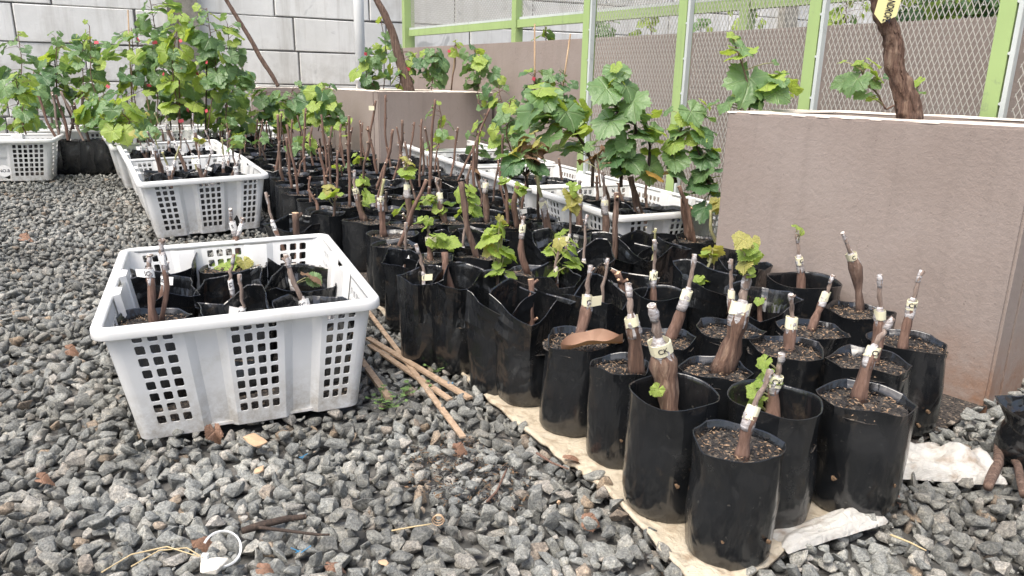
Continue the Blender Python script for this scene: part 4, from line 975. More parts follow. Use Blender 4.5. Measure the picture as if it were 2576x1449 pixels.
P((1248, 735), 'black bag at the block edge with a bushy bright green shoot', [S((1258, 752), (1256, 688), .0095, 0, mat='cane_dark')], hw=72, style='x', zr=.22, near=1,
  lv=[(1215, 598, 62, 'y'), (1255, 570, 36, 'y'), (1282, 578, 44, 'y'), (1262, 555, 28, 'b'), (1250, 632, 48, 'y'), (1292, 640, 56, 'y'), (1228, 688, 34, 'y'), (1240, 678, 42, 'y'), (1265, 660, 34, 'y'), (1290, 694, 26, 'y'), (1222, 632, 32, 'b')])
P((1153, 702), 'black bag on the left edge with a thick bare cane leaning left', [S((1158, 728), (1118, 634), .0105, 0, stubs=0)], hw=70, style='x', zr=.214, near=1)
P((1062, 694), 'black bag on the left edge with a thin twig and paper tag', [S((1080, 722), (1046, 614), .0048, .5, 'T', flag=1)], hw=64, style='x', zr=.212, near=1)
P((1010, 650), 'black bag half behind its neighbour at the left edge, R tagged cutting', [S((1024, 645), (1022, 560), .0075, .45, 'R', tagmat='tape_white', flag=1)], hw=50, style='x', zr=.19, near=1)
P((995, 614), 'black bag with a long cane leaning right at the left edge', [S((1000, 622), (1073, 452), .0075, 0)], hw=61, zr=.18, near=1)
P((985, 588), 'black bag with a straight cutting banded ALS near the left edge', [S((967, 595), (966, 450), .0115, .62, 'ALS', tip='green')], hw=68, zr=.18, near=1)
P((1512, 742), 'wide open crumpled black bag with a twig marked LS', [S((1540, 772), (1528, 650), .007, .3, 'LS')], hw=78, style='x', zr=.205, near=1)
P((1660, 735), 'black bag with an upright dark twig marked N', [S((1618, 752), (1648, 604), .0095, .5, 'N')], hw=74, style='u', zr=.19, near=1)
P((1570, 700), 'open black bag holding a short pale stump near the middle', [S((1552, 716), (1552, 686), .011, 0, stubs=3)], hw=78, style='x', zr=.2, near=1)
P((1775, 700), 'slumped open black bag with a leafy green cutting', [S((1760, 728), (1790, 650), .006, .4, '', flag=1, tip='green')], hw=74, style='x', zr=.205, near=1, lv=[(1795, 628, 44, 'b'), (1782, 640, 36, 'y'), (1748, 703, 30, 'y'), (1768, 708, 30, 'y'), (1750, 726, 18, 'y')])
P((1870, 660), 'crumpled tall black bag close to the planter, N tag', [S((1805, 655), (1806, 640), .006, .5, 'N', tip='green')], hw=66, style='x', zr=.21, near=0)
P((1086, 646), 'black bag with a fresh green shoot and N tag, left part', [S((1082, 655), (1078, 560), .0085, .55, 'N', flag=1)], hw=68, zr=.18, near=1,
  lv=[(1064, 568, 34, 'y'), (1048, 560, 26, 'y'), (1112, 598, 40, 'y'), (1140, 614, 44, 'y'), (1100, 610, 30, 'y')])
P((1200, 640), 'black bag with a thick reddish bare cane leaning left', [S((1200, 648), (1160, 457), .0105, 0, stubs=1, mat='bark')], hw=70, zr=.18, near=1)
P((1335, 682), 'black bag with a dark upright cane behind the bushy shoot', [S((1330, 690), (1318, 545), .0085, .8, 'L')], hw=74, zr=.18, near=1)
P((1405, 690), 'black bag with a low green shoot and paired leaves', [S((1402, 680), (1408, 600), .006, .5, 'N')], hw=60, style='x', zr=.19, near=1,
  lv=[(1385, 632, 40, 'y'), (1400, 612, 30, 'b'), (1440, 640, 46, 'y'), (1418, 672, 38, 'y'), (1450, 672, 40, 'y'), (1375, 690, 38, 'y'), (1452, 615, 28, 'y')])
P((1480, 640), 'crumpled black bag with a grey cutting in cream tape', [S((1466, 634), (1476, 540), .007, .3, '')], hw=76, style='x', zr=.205, near=0)
P((1418, 605), 'black bag with the LR tagged cutting and bronze leaves', [S((1433, 608), (1437, 516), .006, .45, 'LR', flag=-1)], hw=74, style='x', zr=.195, near=1, lv=[(1408, 585, 28, 'y'), (1440, 500, 44, 'b'), (1425, 512, 38, 'b'), (1450, 520, 36, 'b'), (1440, 470, 24, 'y'), (1448, 485, 22, 'y')])
P((1640, 615), 'crumpled black bag with a pale cutting marked A', [S((1663, 640), (1650, 574), .0085, .2, 'A', tagmat='tape_white', tip='green')], hw=74, style='x', zr=.205, near=0)
P((1545, 622), 'black bag with a stout cane showing an orange cut top', [S((1550, 624), (1551, 484), .0105, 0, stubs=1, mat='bark')], hw=70, style='x', zr=.19, near=1)
P((1520, 598), 'black bag with a stout taped cutting before the white crate', [S((1522, 604), (1514, 432), .0115, .55, '', mat='bark')], hw=66, zr=.18, near=1)
P((1643, 578), 'black bag with a massive cane leaning far left', [S((1645, 578), (1586, 444), .0125, 0, mat='bark', stubs=1)], hw=74, zr=.18, near=1)
P((1625, 592), 'black bag with a thin silver twig marked B', [S((1634, 598), (1603, 522), .0055, .25, 'B')], hw=66, zr=.17, near=1)
P((1750, 600), 'black bag beside the planter with a forked old stump', [S((1741, 602), (1722, 500), .0145, 0, mat='bark_old', stubs=2, taper=.95), S((1726, 520), (1708, 468), .0085, 0, mat='bark_old', lim=.001, stubs=0)], hw=66, zr=.18, near=1)
P((1815, 615), 'black bag hidden by the planter edge with a green cane', [S((1802, 612), (1788, 528), .0065, 0, mat='green_cane', stubs=1), S((1812, 608), (1834, 562), .0045, 0, stubs=1)], hw=60, zr=.18, near=0, lv=[(1802, 512, 32, 'b'), (1795, 520, 26, 'b')])
P((1395, 575), 'black bag with a thick cutting in wide cream tape by the crates', [S((1388, 552), (1350, 434), .0135, .6, '', mat='bark', tip='green')], hw=72, style='x', zr=.19, near=1)
P((1460, 572), 'black bag with a cutting banded cream beside a sprouting one', [S((1458, 570), (1458, 455), .0105, .65, '')], hw=64, zr=.18, near=1)
P((1310, 570), 'black bag with a thick trunk and a white SC flag', [S((1302, 570), (1302, 468), .0125, 0, mat='bark_old', stubs=0), S((1316, 545), (1308, 490), .006, .5, 'SC', tagmat='tape_white', flag=1)], hw=70, zr=.18, near=1, lv=[(1318, 470, 34, 'y'), (1310, 480, 26, 'y')])
P((1228, 556), 'black bag with a square cut cane in cream tape, middle of the block', [S((1222, 552), (1222, 452), .0105, .86, '', mat='bark')], hw=62, zr=.18, near=1)
P((1276, 566), 'black bag with a short cane and small leaf rosette', [S((1277, 564), (1266, 450), .0075, 0)], hw=58, zr=.18, near=1, lv=[(1266, 458, 26, 'y'), (1258, 455, 22, 'y'), (1295, 508, 22, 'y'), (1286, 520, 20, 'y')])
P((1030, 562), 'black bag with a thick cutting in cream tape and a yellow leaf rosette', [S((1030, 560), (1016, 408), .0115, .6, '', mat='bark')], hw=70, zr=.18, near=1, lv=[(1035, 408, 36, 'b'), (1030, 432, 40, 'y'), (1000, 520, 30, 'y'), (1042, 515, 28, 'y')])
P((1122, 555), 'black bag with a squat cutting in cream tape and a broad green leaf', [S((1120, 555), (1097, 447), .0115, .6, '', mat='bark')], hw=66, zr=.18, near=1, lv=[(1125, 515, 44, 'm'), (1092, 525, 30, 'y'), (1085, 500, 28, 'y'), (1072, 505, 26, 'y'), (1112, 535, 24, 'y')])
P((1172, 605), 'black bag with an R tagged twig and yellow leaves', [S((1170, 604), (1172, 548), .0055, .35, 'R', tagmat='tape_white')], hw=64, style='x', zr=.195, near=1, lv=[(1160, 528, 34, 'y'), (1178, 520, 30, 'y'), (1205, 530, 32, 'y'), (1150, 490, 32, 'y'), (1190, 475, 28, 'y'), (1200, 505, 32, 'y'), (1205, 545, 34, 'm')])
P((920, 552), 'black bag with an ALS banded silver topped cutting on the left edge', [S((920, 556), (892, 428), .0115, .6, 'ALS', mat='bark')], hw=62, zr=.18, near=1, lv=[(928, 490, 26, 'y'), (935, 500, 24, 'y'), (925, 515, 22, 'y')])
# -------- canes of the dense block: base and tip
CANES = [((850, 497), (850, 379)), ((880, 522), (878, 291)), ((906, 418), (905, 303)), ((922, 405), (945, 252)), ((911, 474), (930, 350)), ((985, 430), (970, 238)), ((939, 477), (988, 326)), ((978, 436), (1012, 302)),
 ((1030, 400), (1043, 307)), ((1056, 468), (1061, 299)), ((1083, 424), (1068, 318)), ((1081, 492), (1095, 250)), ((1110, 478), (1100, 396)), ((1133, 446), (1152, 320)), ((1150, 456), (1232, 273)), ((1172, 478), (1188, 405)), ((1196, 492), (1191, 364)),
 ((1209, 486), (1202, 342)), ((1241, 483), (1265, 337)), ((686, 444), (699, 288)), ((714, 456), (703, 354)), ((751, 492), (721, 313)), ((768, 436), (770, 272)), ((824, 478), (803, 372)), ((823, 430), (808, 288)), ((834, 470), (835, 318)),
 ((950, 440), (925, 318)), ((880, 455), (886, 320)), ((1000, 470), (1008, 390)), ((1015, 500), (1030, 400)), ((1062, 520), (1080, 470)), ((960, 505), (975, 400)), ((790, 420), (785, 320)), ((730, 405), (735, 300)), ((655, 395), (662, 300)), ((700, 385), (708, 285)), ((1005, 410), (1012, 330)), ((640, 372), (648, 300)), ((860, 395), (858, 312)), ((762, 385), (748, 290))]
NAMED = {0: 'short straight cane at the near left of the dense block', 5: 'the tallest straight cane before the middle planter corner', 11: 'the tall cane with a thin kinked tip in the block centre', 14: 'the longest cane leaning far right in the block', 3: 'a leaning cane with a pale tag at its tip', 19: 'a tall bare cane just right of the second white crate', 21: 'a cane leaning left beside the second white crate', 17: 'a cane carrying a withered curled leaf'}
_ord = sorted((i for i in range(len(CANES)) if i not in NAMED), key=lambda i: CANES[i][1][0])
NUM = 'first second third fourth fifth sixth seventh eighth ninth tenth eleventh twelfth thirteenth fourteenth fifteenth sixteenth seventeenth eighteenth nineteenth twentieth'.split()
NUM += ['twenty-' + w_ for w_ in NUM[:9]] + ['thirtieth'] + ['thirty-' + w_ for w_ in NUM[:9]]
def free(x, y, r, k=0.86):
    return all((x - a) ** 2 + (y - b) ** 2 > (k * (r + c)) ** 2 for a, b, c in POTS)
for i, (b, t) in enumerate(CANES):
    p = atg(b[0], b[1], 0.165); z0 = gz(p.y); x, y = p.x, p.y; ok = False
    for tr in range(30):
        dx, dy = (0, 0) if tr == 0 else (random.uniform(-.06, .06), random.uniform(-.06, .06))
        if free(x + dx, y + dy, 0.064, 0.8): x, y, ok = x + dx, y + dy, True; break
    rr = 0.064 if ok else 0.05
    lb = ('black bag with ' + NAMED[i]) if i in NAMED else ('black bag whose bare brown cane tip is ' + NUM[_ord.index(i)] + ' from the left among the canes' if _ord.index(i) < 16 else 'black bag whose bare brown cane tip is ' + NUM[len(_ord) - 1 - _ord.index(i)] + ' from the right among the canes')
    T, sz = pot('potted_cutting', x, y, z0, rr, 0.175, random.choice('nnnx'), lb, 'bags with bare canes in the dense block', 1, nseed())
    path = stem_px(T, sz, S(b, t, random.uniform(.0058, .0085), 0, stubs=random.randint(2, 4), lim=.055, cut=random.choice(('cut', 'cut_white')), mat=random.choice(('cane', 'cane', 'bark'))))
    if i == 17: leaves_px(T, path, [(1204, 425, 26, 'k'), (1208, 440, 22, 'k')])
    if i in (2, 4, 30): leaves_px(T, path, [(path and pr(path[2])[0] + 12, pr(path[2])[1], 26, 'y'), (pr(path[1])[0] - 14, pr(path[1])[1] - 6, 24, 'y')])
    if i == 3:
        tg = obj('name_band', mesh('name_band', [(-.03, 0, -.012), (0, 0, -.012), (0, 0, .012), (-.03, 0, .012), (-.03, .001, -.012), (0, .001, -.012), (0, .001, .012), (-.03, .001, .012)], [(0, 1, 2, 3), (7, 6, 5, 4), (0, 4, 5, 1), (1, 5, 6, 2), (2, 6, 7, 3), (3, 7, 4, 0)], M['tape']), T, path[-3] - Vector(T.location) - Vector((0, .012, 0)))
# -------- the rest of the dense block
BLOCK = [tuple(atg(u, v, 0.175).xy) for u, v in ((690, 505), (745, 505), (820, 540), (900, 570), (965, 610), (1060, 600), (1150, 600), (1300, 610), (1480, 605), (1530, 585))]
BLOCK += [tuple((CRATES['rA'] @ Vector((-CR_L/2 - 0.07, -CR_D/2 + 0.1, 0))).xy), tuple((CRATES['rC'] @ Vector((-CR_L/2 - 0.07, CR_D/2, 0))).xy), (m0.x - 0.05, m0.y - 0.12), (m0.x + DV.x * .8 - .12, m0.y + DV.y * .8 - .05), (-1.95, 5.6), (-2.15, 5.1), tuple((CRATES['c4'] @ Vector((CR_L/2 + 0.09, CR_D/2, 0))).xy), tuple((CRATES['c2'] @ Vector((CR_L/2 + 0.10, CR_D/2, 0))).xy), tuple((CRATES['c2'] @ Vector((CR_L/2 + 0.10, -CR_D/2 + .12, 0))).xy)]
xs = np.array(BLOCK); gx0, gy0 = xs.min(0); gx1, gy1 = xs.max(0); cand = []
j = 0; y = gy0
while y < gy1:
    x = gx0 + (0.0625 if j % 2 else 0)
    while x < gx1: cand.append((x + random.uniform(-.012, .012), y + random.uniform(-.012, .012))); x += 0.125
    y += 0.109; j += 1
cand = np.array(cand); cand = cand[inside(cand, BLOCK)]; nfill = 0
for x, y in cand:
    if not free(x, y, 0.062, 0.86): continue
    z0 = gz(y); far = y > 3.6
    T, sz = pot('potted_cutting', x, y, z0, random.uniform(.058, .066), random.uniform(.165, .185), random.choice('nnnxu'), None, 'small bags packed at the back of the block' if far else 'bags packed between the canes', 0 if far else 1, nseed()); nfill += 1; look = 'without any stick'
    hgt = random.uniform(.05, .15) if random.random() < .55 else random.uniform(.15, .26)
    if far: hgt = random.uniform(.08, .2)
    if random.random() < (0.75 if far else 0.55):
        p = Vector((x + random.uniform(-.02, .02), y + random.uniform(-.02, .02), sz - .005)); q = p + Vector((random.gauss(0, .025), random.gauss(0, .02), hgt))
        path, _ = add_stem(T, p, q, random.uniform(.0042, .0068), 0, seed=nseed(), stubs=random.randint(1, 3), mat=random.choice(('cane', 'cane', 'bark', 'cane_dark')), cut=random.choice(('cut', 'cut_white')))
        look = 'with a ' + ('short' if hgt < .11 else 'tall' if hgt > .17 else 'middling') + ' bare stick'
        if random.random() < (0.5 if far else 0.16):
            look = look.replace('bare', 'leafy')
            segs = []; oc = Vector(T.location)
            for _ in range(random.randint(2, 6)):
                a = random.uniform(0, 6.28); b_ = pt_on(path, random.uniform(.6, 1)) + oc; l = b_ + Vector((math.cos(a) * .03, math.sin(a) * .03, random.uniform(0, .05))); segs.append(([b_, l], .0013))
                put_leaf(T, l, random.uniform(.035, .075 if far else .05), random.choice('mmdyy' if far else 'yyb'), None, Vector((math.cos(a), math.sin(a), -.4)))
            petiole_part(T, segs)
    uu = pr((x, y, z0 + .17))[0]; rowk = 'back' if y > 4.2 else 'rear middle' if y > 3.6 else 'middle' if y > 3.0 else 'front'
    tag(T, 'small black bag ' + look + ', ' + ('left' if uu < 800 else 'middle' if uu < 1000 else 'right') + ' of the packed block, ' + rowk + ' rows', 'potted cutting')
# -------- white crates and what stands in them
CT = {}
CT['c1'] = make_crate(CRATES['c1'], 'nearest white plastic crate on the gravel, full of black bags', 'white crates')
CT['c2'] = make_crate(CRATES['c2'], 'white plastic crate with grafted cuttings, second nearest on the left', 'white crates')
CT['c3'] = make_crate(CRATES['c3'], 'white plastic crate directly behind the second one, third in the left row', 'white crates')
CT['c4'] = make_crate(CRATES['c4'], 'white plastic crate at the far end of the left row', 'white crates')
CT['rA'] = make_crate(CRATES['rA'], 'white plastic crate next to the right planter, nearest of the right row', 'white crates')
CT['rB'] = make_crate(CRATES['rB'], 'white plastic crate in the middle of the right row under large vine leaves', 'white crates')
CT['rC'] = make_crate(CRATES['rC'], 'white plastic crate of the right row behind the bare canes', 'white crates')
CT['rD'] = make_crate(CRATES['rD'], 'white plastic crate at the far end of the right row by the middle planter', 'white crates')
# crate marked NO.8 at the left edge, long side to the front
_p = at(104, 463, 0.03); m8 = Matrix.Translation((_p.x - 0.29, _p.y + 0.10, 0.05)) @ Matrix.Rotation(R(24 + 90), 4, 'Z')
CT['n8'] = make_crate(m8, 'white plastic crate marked NO.8 cut by the left edge', 'white crates')
st = MB(); st.tube([(0, 0, 0), (0, -0.0015, 0)], [0.030, 0.030], 24)
_q = aty(11, 430, 3.86); so_ = st.build('sticker', [M['tape_white']], CT['n8'], False); 
so_.matrix_local = m8.inverted() @ (Matrix.Translation((_q.x, _q.y, _q.z)) @ Matrix.Rotation(R(24), 4, 'Z'))
lt = obj('lettering', textmesh('NO.8', 0.021), so_, (0, -0.002, 0))
mb1 = Matrix.Translation((*aty(190, 330, 5.25).xy, 0.05)) @ Matrix.Rotation(R(114), 4, 'Z'); CT['k1'] = make_crate(mb1, 'white plastic crate far back on the left among leaning canes', 'white crates')
mb2 = Matrix.Translation((*aty(455, 335, 5.45).xy, 0.05)) @ Matrix.Rotation(R(24), 4, 'Z'); CT['k2'] = make_crate(mb2, 'white plastic crate far back under the tall leafy vines', 'white crates')
mb3 = Matrix.Translation((*aty(600, 335, 5.75).xy, 0.05)) @ Matrix.Rotation(R(114), 4, 'Z'); CT['k3'] = make_crate(mb3, 'white plastic crate far back before the low back planter', 'white crates')

Z1 = 0.012
def PC(px, label, stems=(), lv=(), **k):
    k['hw'] = k['hw'] * 1.12; return P(px, label, stems, lv, z0=Z1, near=k.pop('near', 1), **k)
PC((383, 800), 'black bag in the nearest crate, front left, two SC tagged sticks', [S((390, 818), (376, 640), .0085, .74, 'SC', tagmat='tape_white', flag=-1), S((405, 810), (404, 602), .0055, .76, '', tagmat='tape_white')], hw=88, zr=.185, near=2, style='n')
PC((590, 775), 'black bag in the nearest crate, front middle, short SC stub', [S((612, 782), (603, 690), .008, .45, 'SC', tagmat='tape_white', flag=-1)], hw=90, zr=.19, style='x')
PC((795, 775), 'black bag in the nearest crate, front right, knobbly SC cutting', [S((785, 775), (718, 640), .0125, .42, 'SC', tagmat='tape_white', mat='bark_old', knob=.3)], hw=82, zr=.18, style='x')
PC((400, 728), 'black bag in the nearest crate, middle of the left column', [S((432, 735), (420, 660), .0085, .7, 'SC', tagmat='tape_white', flag=1)], hw=80, zr=.185, style='x')
PC((585, 722), 'black bag in the nearest crate, centre, with a twisted twig', [S((600, 735), (588, 640), .006, .55, 'C', tagmat='tape_white')], hw=80, zr=.185, style='x')
PC((755, 706), 'black bag in the nearest crate, middle right, with a withered leaf', [S((742, 722), (728, 645), .0075, .55, '', tagmat='tape_white')], hw=78, zr=.188, style='x', lv=[(795, 700, 44, 'k', -.03), (800, 706, 34, 'm', -.02)])
PC((405, 668), 'black bag in the nearest crate, back left corner', [S((402, 668), (408, 600), .007, .5, 'C', tagmat='tape_white')], hw=74, zr=.19, style='x')
PC((585, 668), 'black bag in the nearest crate, back middle, with bright leaves', [S((598, 668), (580, 525), .0085, .7, 'S', tagmat='tape_white'), S((605, 668), (612, 548), .0055, .8, '', tagmat='tape_white')], hw=78, zr=.18, near=2, lv=[(556, 676, 58, 'y', -.06), (578, 660, 36, 'y', -.05), (535, 684, 40, 'y', -.05), (618, 664, 36, 'b', -.05), (610, 650, 30, 'm', -.02)])
PC((742, 640), 'black bag in the nearest crate, back right, tall SL stick', [S((738, 662), (668, 484), .0065, .62, 'SL', tagmat='tape_white'), S((745, 640), (743, 535), .0115, 0, mat='bark', stubs=1)], hw=72, zr=.185, style='x')
def fill_crate(key, n, label, kind, seed, grp):
    r = random.Random(seed); m = CRATES[key] if key in CRATES else {'n8': m8, 'k1': mb1, 'k2': mb2, 'k3': mb3}[key]; out = []
    spots = [(x, y) for y in (-.215, -.072, .072, .215) for x in (-.135, 0.0, .135)]; r.shuffle(spots); spots = spots[:n]
    for x, y in spots:
        w_ = m @ Vector((x + r.uniform(-.008, .008), y + r.uniform(-.008, .008), 0.012))
        pl = ('front', 'second', 'third', 'back')[min(3, int((y + .29) / .145))] + ' row ' + ('left', 'middle', 'right')[int((x + .2) / .135)]
        T, sz = pot('potted_cutting', w_.x, w_.y, w_.z, .064, r.uniform(.165, .185), r.choice('nx'), label + ', ' + pl, grp, 0, nseed()); out.append((T, sz))
    return out
def sticks(lst, lab, lo=.12, hi=.26, tags=('C', 'CK', 'SL', 'SC'), leafp=.3, col='bmm'):
    for T, sz in lst:
        c = Vector(T.location); p = Vector((c.x + random.uniform(-.02, .02), c.y + random.uniform(-.02, .02), sz - .005)); h = random.uniform(lo, hi)
        q = p + Vector((random.gauss(0, .035), random.gauss(0, .02), h)); f = random.uniform(.45, .7)
        path, _ = add_stem(T, p, q, random.uniform(.0065, .0105), f, random.choice(tags), seed=nseed(), tagmat='tape_white', flag=random.choice((0, 0, 1, -1)), tip=random.choice(('silver', 'silver', 'green')), mat='bark')
        if random.random() < leafp:
            segs = []
            for _ in range(random.randint(2, 4)):
                a = random.uniform(0, 6.28); b_ = path[-1] + c; l = b_ + Vector((math.cos(a) * .015, math.sin(a) * .015, random.uniform(.0, .02))); segs.append(([b_, l], .0014)); put_leaf(T, l, random.uniform(.035, .065), random.choice(col), None, Vector((math.cos(a), math.sin(a), .3)))
            petiole_part(T, segs)
sticks(fill_crate('c2', 12, 'black bag with a taped cutting in the second crate', 0, 3, 'bags in the second crate'), '')
sticks(fill_crate('c3', 9, 'black bag with a taped cutting in the third crate', 0, 4, 'bags in the third crate'), '')
sticks(fill_crate('c4', 8, 'black bag with taped cutting in the end crate at left', 0, 5, 'bags in the last crate of the left row'), '')
sticks(fill_crate('k1', 6, 'black bag in the far left crate among canes', 0, 6, 'bags in the far left crate'), '', leafp=.2)
fill_rA = fill_crate('rA', 12, 'black bag in the nearest crate of the right row', 0, 7, 'bags in the nearest right crate'); fill_rB = fill_crate('rB', 11, 'black bag in the middle crate of the right row', 0, 8, 'bags in the middle right crate'); fill_rC = fill_crate('rC', 7, 'black bag in the right row crate behind the canes', 0, 9, 'bags in the right crate behind the canes')
fill_n8 = fill_crate('n8', 8, 'black bag in the crate marked NO.8', 0, 10, 'bags in the crate marked NO.8')
for T, sz in fill_rA[:6] + fill_rB[:6]:
    c = Vector(T.location); p = Vector((c.x, c.y, sz - .005)); add_stem(T, p, p + Vector((random.gauss(0, .03), 0, random.uniform(.08, .2))), .007, 0, seed=nseed(), mat='bark', stubs=2)
P((738, 560), 'slumped torn black bag lying behind the nearest crate', [], hw=62, style='x', zr=.16, near=0)
# row of bags between the NO.8 crate and the left row, and bags behind them
k = 0
for row, (u0, u1, v, n, dz) in enumerate(((140, 262, 352, 4, .2), (118, 275, 336, 5, .19), (105, 285, 325, 5, .19))):
    for i in range(n):
        u = u0 + (u1 - u0) * i / (n - 1); c = atg(u, v, dz)
        T, sz = pot('potted_cutting', c.x, c.y, gz(c.y), .088 if row == 0 else .075, dz, 'n', (('first', 'second', 'third', 'last')[i] + ' bag of the dark front row counted from the NO.8 crate' if row == 0 else 'black bag with leaning grey canes behind the dark front row at left'), 'dark front row of bags at left' if row == 0 else 'bags behind the dark front row at left', 0, nseed())
        for _ in range(random.randint(1, 2)):
            p = Vector((c.x + random.uniform(-.03, .03), c.y, sz - .005)); ln = random.choice((-.09, -.05, 0, .02)); add_stem(T, p, p + Vector((ln + random.gauss(0, .02), .0, random.uniform(.16, .32))), random.uniform(.006, .010), 0, seed=nseed(), mat=random.choice(('scion', 'cane', 'cane_dark')), stubs=2, cut='cut_white')
# -------- leafy vines
def vine(name, base, top, Y, n, spread, wpx, cols, label, group=None, stake=None, ties=(), bend=0.04, stemcol='cane', lo=0.25, cat='grapevine', hang=False, rad=.0035, Ytop=None):
    b = aty(*base, Y); t = aty(*top, Ytop or Y); T = empty(name, b, 0, label, cat, group)
    path = [x for x in cane_path(b, t, bend, 12, nseed())]; segs = [(path, rad)]; s0 = spread / FPX * Y
    if stake:
        sb = MB(); d = aty(*stake[1], Y + .03); p = aty(*stake[0], Y + .03); sb.tube([p - b, d - b], [.005, .004], 8, True, .05); sb.build('stake', [M[stake[2] if len(stake) > 2 else 'bamboo']], T, True)
    n = int(n * 0.95); cols = cols.replace('o', 'y') + ('ym' if 'd' in cols else 'y')
    for i in range(n):
        f = lo + (1 - lo) * (i + random.random()) / n; q = pt_on(path, min(f, .999)); a = random.uniform(0, 6.28); rr = s0 * random.uniform(.25, 1.0) * (0.6 if f > .93 else 1)
        out = Vector((math.cos(a), math.sin(a) * .8, 0)); l = q + out * rr + Vector((0, 0, random.uniform(-.25, .35) * s0))
        size = wpx / FPX * Y * random.uniform(.6, 1.15) * (0.6 if f > .9 else 1)
        segs.append((curve3(q, l, -.08, .05, 4), .0014))
        face = Vector((out.x * .5, out.y * .4 - .35, .75)); put_leaf(T, l, size, random.choice(cols), face, Vector((out.x, out.y, -.7)), .4)
    petiole_part(T, segs, stemcol)
    for (u, v) in ties[::2]:
        c = aty(u, v, Y - .07) - b; tb = MB(); tb.box((-.002, -.001, -.009), (random.uniform(.014, .03), .001, .009)); to_ = tb.build('plant_tie', [M['red']], T, False, c); to_.rotation_euler = (random.uniform(-.4, .4), random.uniform(-.5, .5), random.uniform(-.8, .8))
    return T
LG = 'leafy vines by the block wall at left'
# left edge, in and behind the NO.8 crate
vine('grapevine', (30, 330), (40, 195), 3.95, 26, 55, 46, 'yymmm', 'bright bushy vine in the NO.8 crate at the left edge', LG, lo=.1)
vine('grapevine', (66, 338), (58, 268), 3.85, 9, 30, 46, 'mmy', 'low vine with one broad drooping leaf on the right of the NO.8 crate', LG)
vine('grapevine', (60, 330), (45, 80), 5.0, 20, 45, 36, 'dmmdm', 'thin vine climbing at the far left before the block wall', LG, lo=.35)
vine('grapevine', (95, 320), (85, 180), 4.7, 28, 62, 40, 'ddddm', 'dark dense vine behind the leaning canes at left', LG, lo=.15)
vine('grapevine', (150, 330), (145, 95), 4.8, 34, 52, 42, 'ddmmmy', 'tall dark vine with a bare upper stem left of centre', LG, stake=((150, 330), (138, 150), 'cane_dark'), lo=.35)
vine('grapevine', (215, 335), (215, 85), 4.75, 34, 50, 42, 'mmmmyd', 'pale green vine hanging over the dark bags at left', LG, ties=[(238, 107), (240, 152), (268, 215), (147, 228)], lo=.35)
vine('grapevine', (270, 320), (225, 65), 4.7, 12, 36, 30, 'mmo', 'slender vine with a yellowed leaf bunch and red ties', LG, lo=.55)
vine('grapevine', (255, 330), (262, 235), 4.2, 26, 62, 50, 'mmmym', 'broad low vine with toothed leaves beside the left crate row', LG, lo=.1)
vine('grapevine', (305, 345), (292, 265), 4.0, 18, 44, 50, 'mmy', 'leafy vine in the last crate of the left row', LG, lo=.1)
# tall group in front of the column
vine('grapevine', (345, 330), (330, 70), 4.75, 44, 66, 44, 'mmmmddy', 'tall vine on a wooden stake left of the concrete column', LG, stake=((335, 330), (322, 25)), ties=[(346, 98), (357, 160), (370, 215), (345, 255), (352, 300)], lo=.2)
vine('grapevine', (392, 345), (372, -30), 4.7, 40, 52, 44, 'mmmyydm', 'tallest vine reaching out of the picture at the top', LG, stake=((387, 350), (362, 200)), ties=[(384, 108), (378, 18), (410, 185), (402, 150)], lo=.3)
vine('grapevine', (400, 330), (405, 130), 5.0, 40, 60, 44, 'ddmm', 'shaded vine behind the tall staked ones', LG, lo=.2)
vine('grapevine', (455, 350), (450, 30), 4.6, 42, 50, 42, 'mmyyyo', 'yellowing vine with red ties in front of the column', LG, stake=((453, 352), (449, 60), 'cane'), ties=[(452, 104), (451, 142), (452, 172), (449, 262), (450, 305)], lo=.25)
vine('grapevine', (520, 340), (520, 20), 4.6, 44, 52, 44, 'mmmyym', 'vine on a black stake right of the column', LG, stake=((517, 345), (521, 110), 'cane_dark'), ties=[(518, 157), (524, 228), (517, 280), (516, 322)], lo=.3)
vine('grapevine', (560, 340), (572, 60), 4.7, 30, 44, 42, 'mmmmy', 'vine arching right with drooping tips', LG, ties=[(494, 185), (490, 290), (470, 275)], lo=.35)
vine('grapevine', (500, 335), (492, 170), 5.1, 34, 62, 42, 'dmyo', 'shaded yellow leaved vine behind the black stake', LG, lo=.15)
vine('grapevine', (610, 330), (612, 165), 5.2, 22, 30, 40, 'dmm', 'narrow vine before the low back planter', LG, lo=.3)
vine('grapevine', (575, 330), (590, 215), 5.0, 40, 60, 40, 'mmdm', 'low bushy vine right of the tall group', LG, lo=.1)
vine('grapevine', (665, 335), (672, 228), 4.9, 44, 58, 34, 'mmdyy', 'low vine with small leaves behind the packed bags', LG, lo=.1)
vine('grapevine', (738, 335), (735, 226), 4.9, 48, 58, 34, 'mmdy', 'low vine in front of the back planter', LG, lo=.1)
vine('grapevine', (800, 330), (812, 222), 4.6, 46, 50, 48, 'mmyyd', 'bright broad leaved vine left of the middle planter', LG, lo=.1)
# low bags hiding the feet of the far group
for i in range(26):
    u = 300 + (i % 13) * 30 + random.uniform(-8, 8); c = atg(u, 338 if i < 13 else 326, .2)
    if not free(c.x, c.y, .06, .8): continue
    if any(inside(np.array([[c.x, c.y]]), f)[0] for f in FOOT): continue
    T, sz = pot('potted_cutting', c.x, c.y, gz(c.y), .066, .18, 'n', 'small black bag in the shade under the tall vines', 'bags under the tall vines', 0, nseed())
    p = Vector((c.x, c.y, sz)); add_stem(T, p, p + Vector((random.gauss(0, .02), 0, random.uniform(.1, .3))), .006, 0, seed=nseed(), mat=random.choice(('cane', 'cane_dark')), stubs=2)
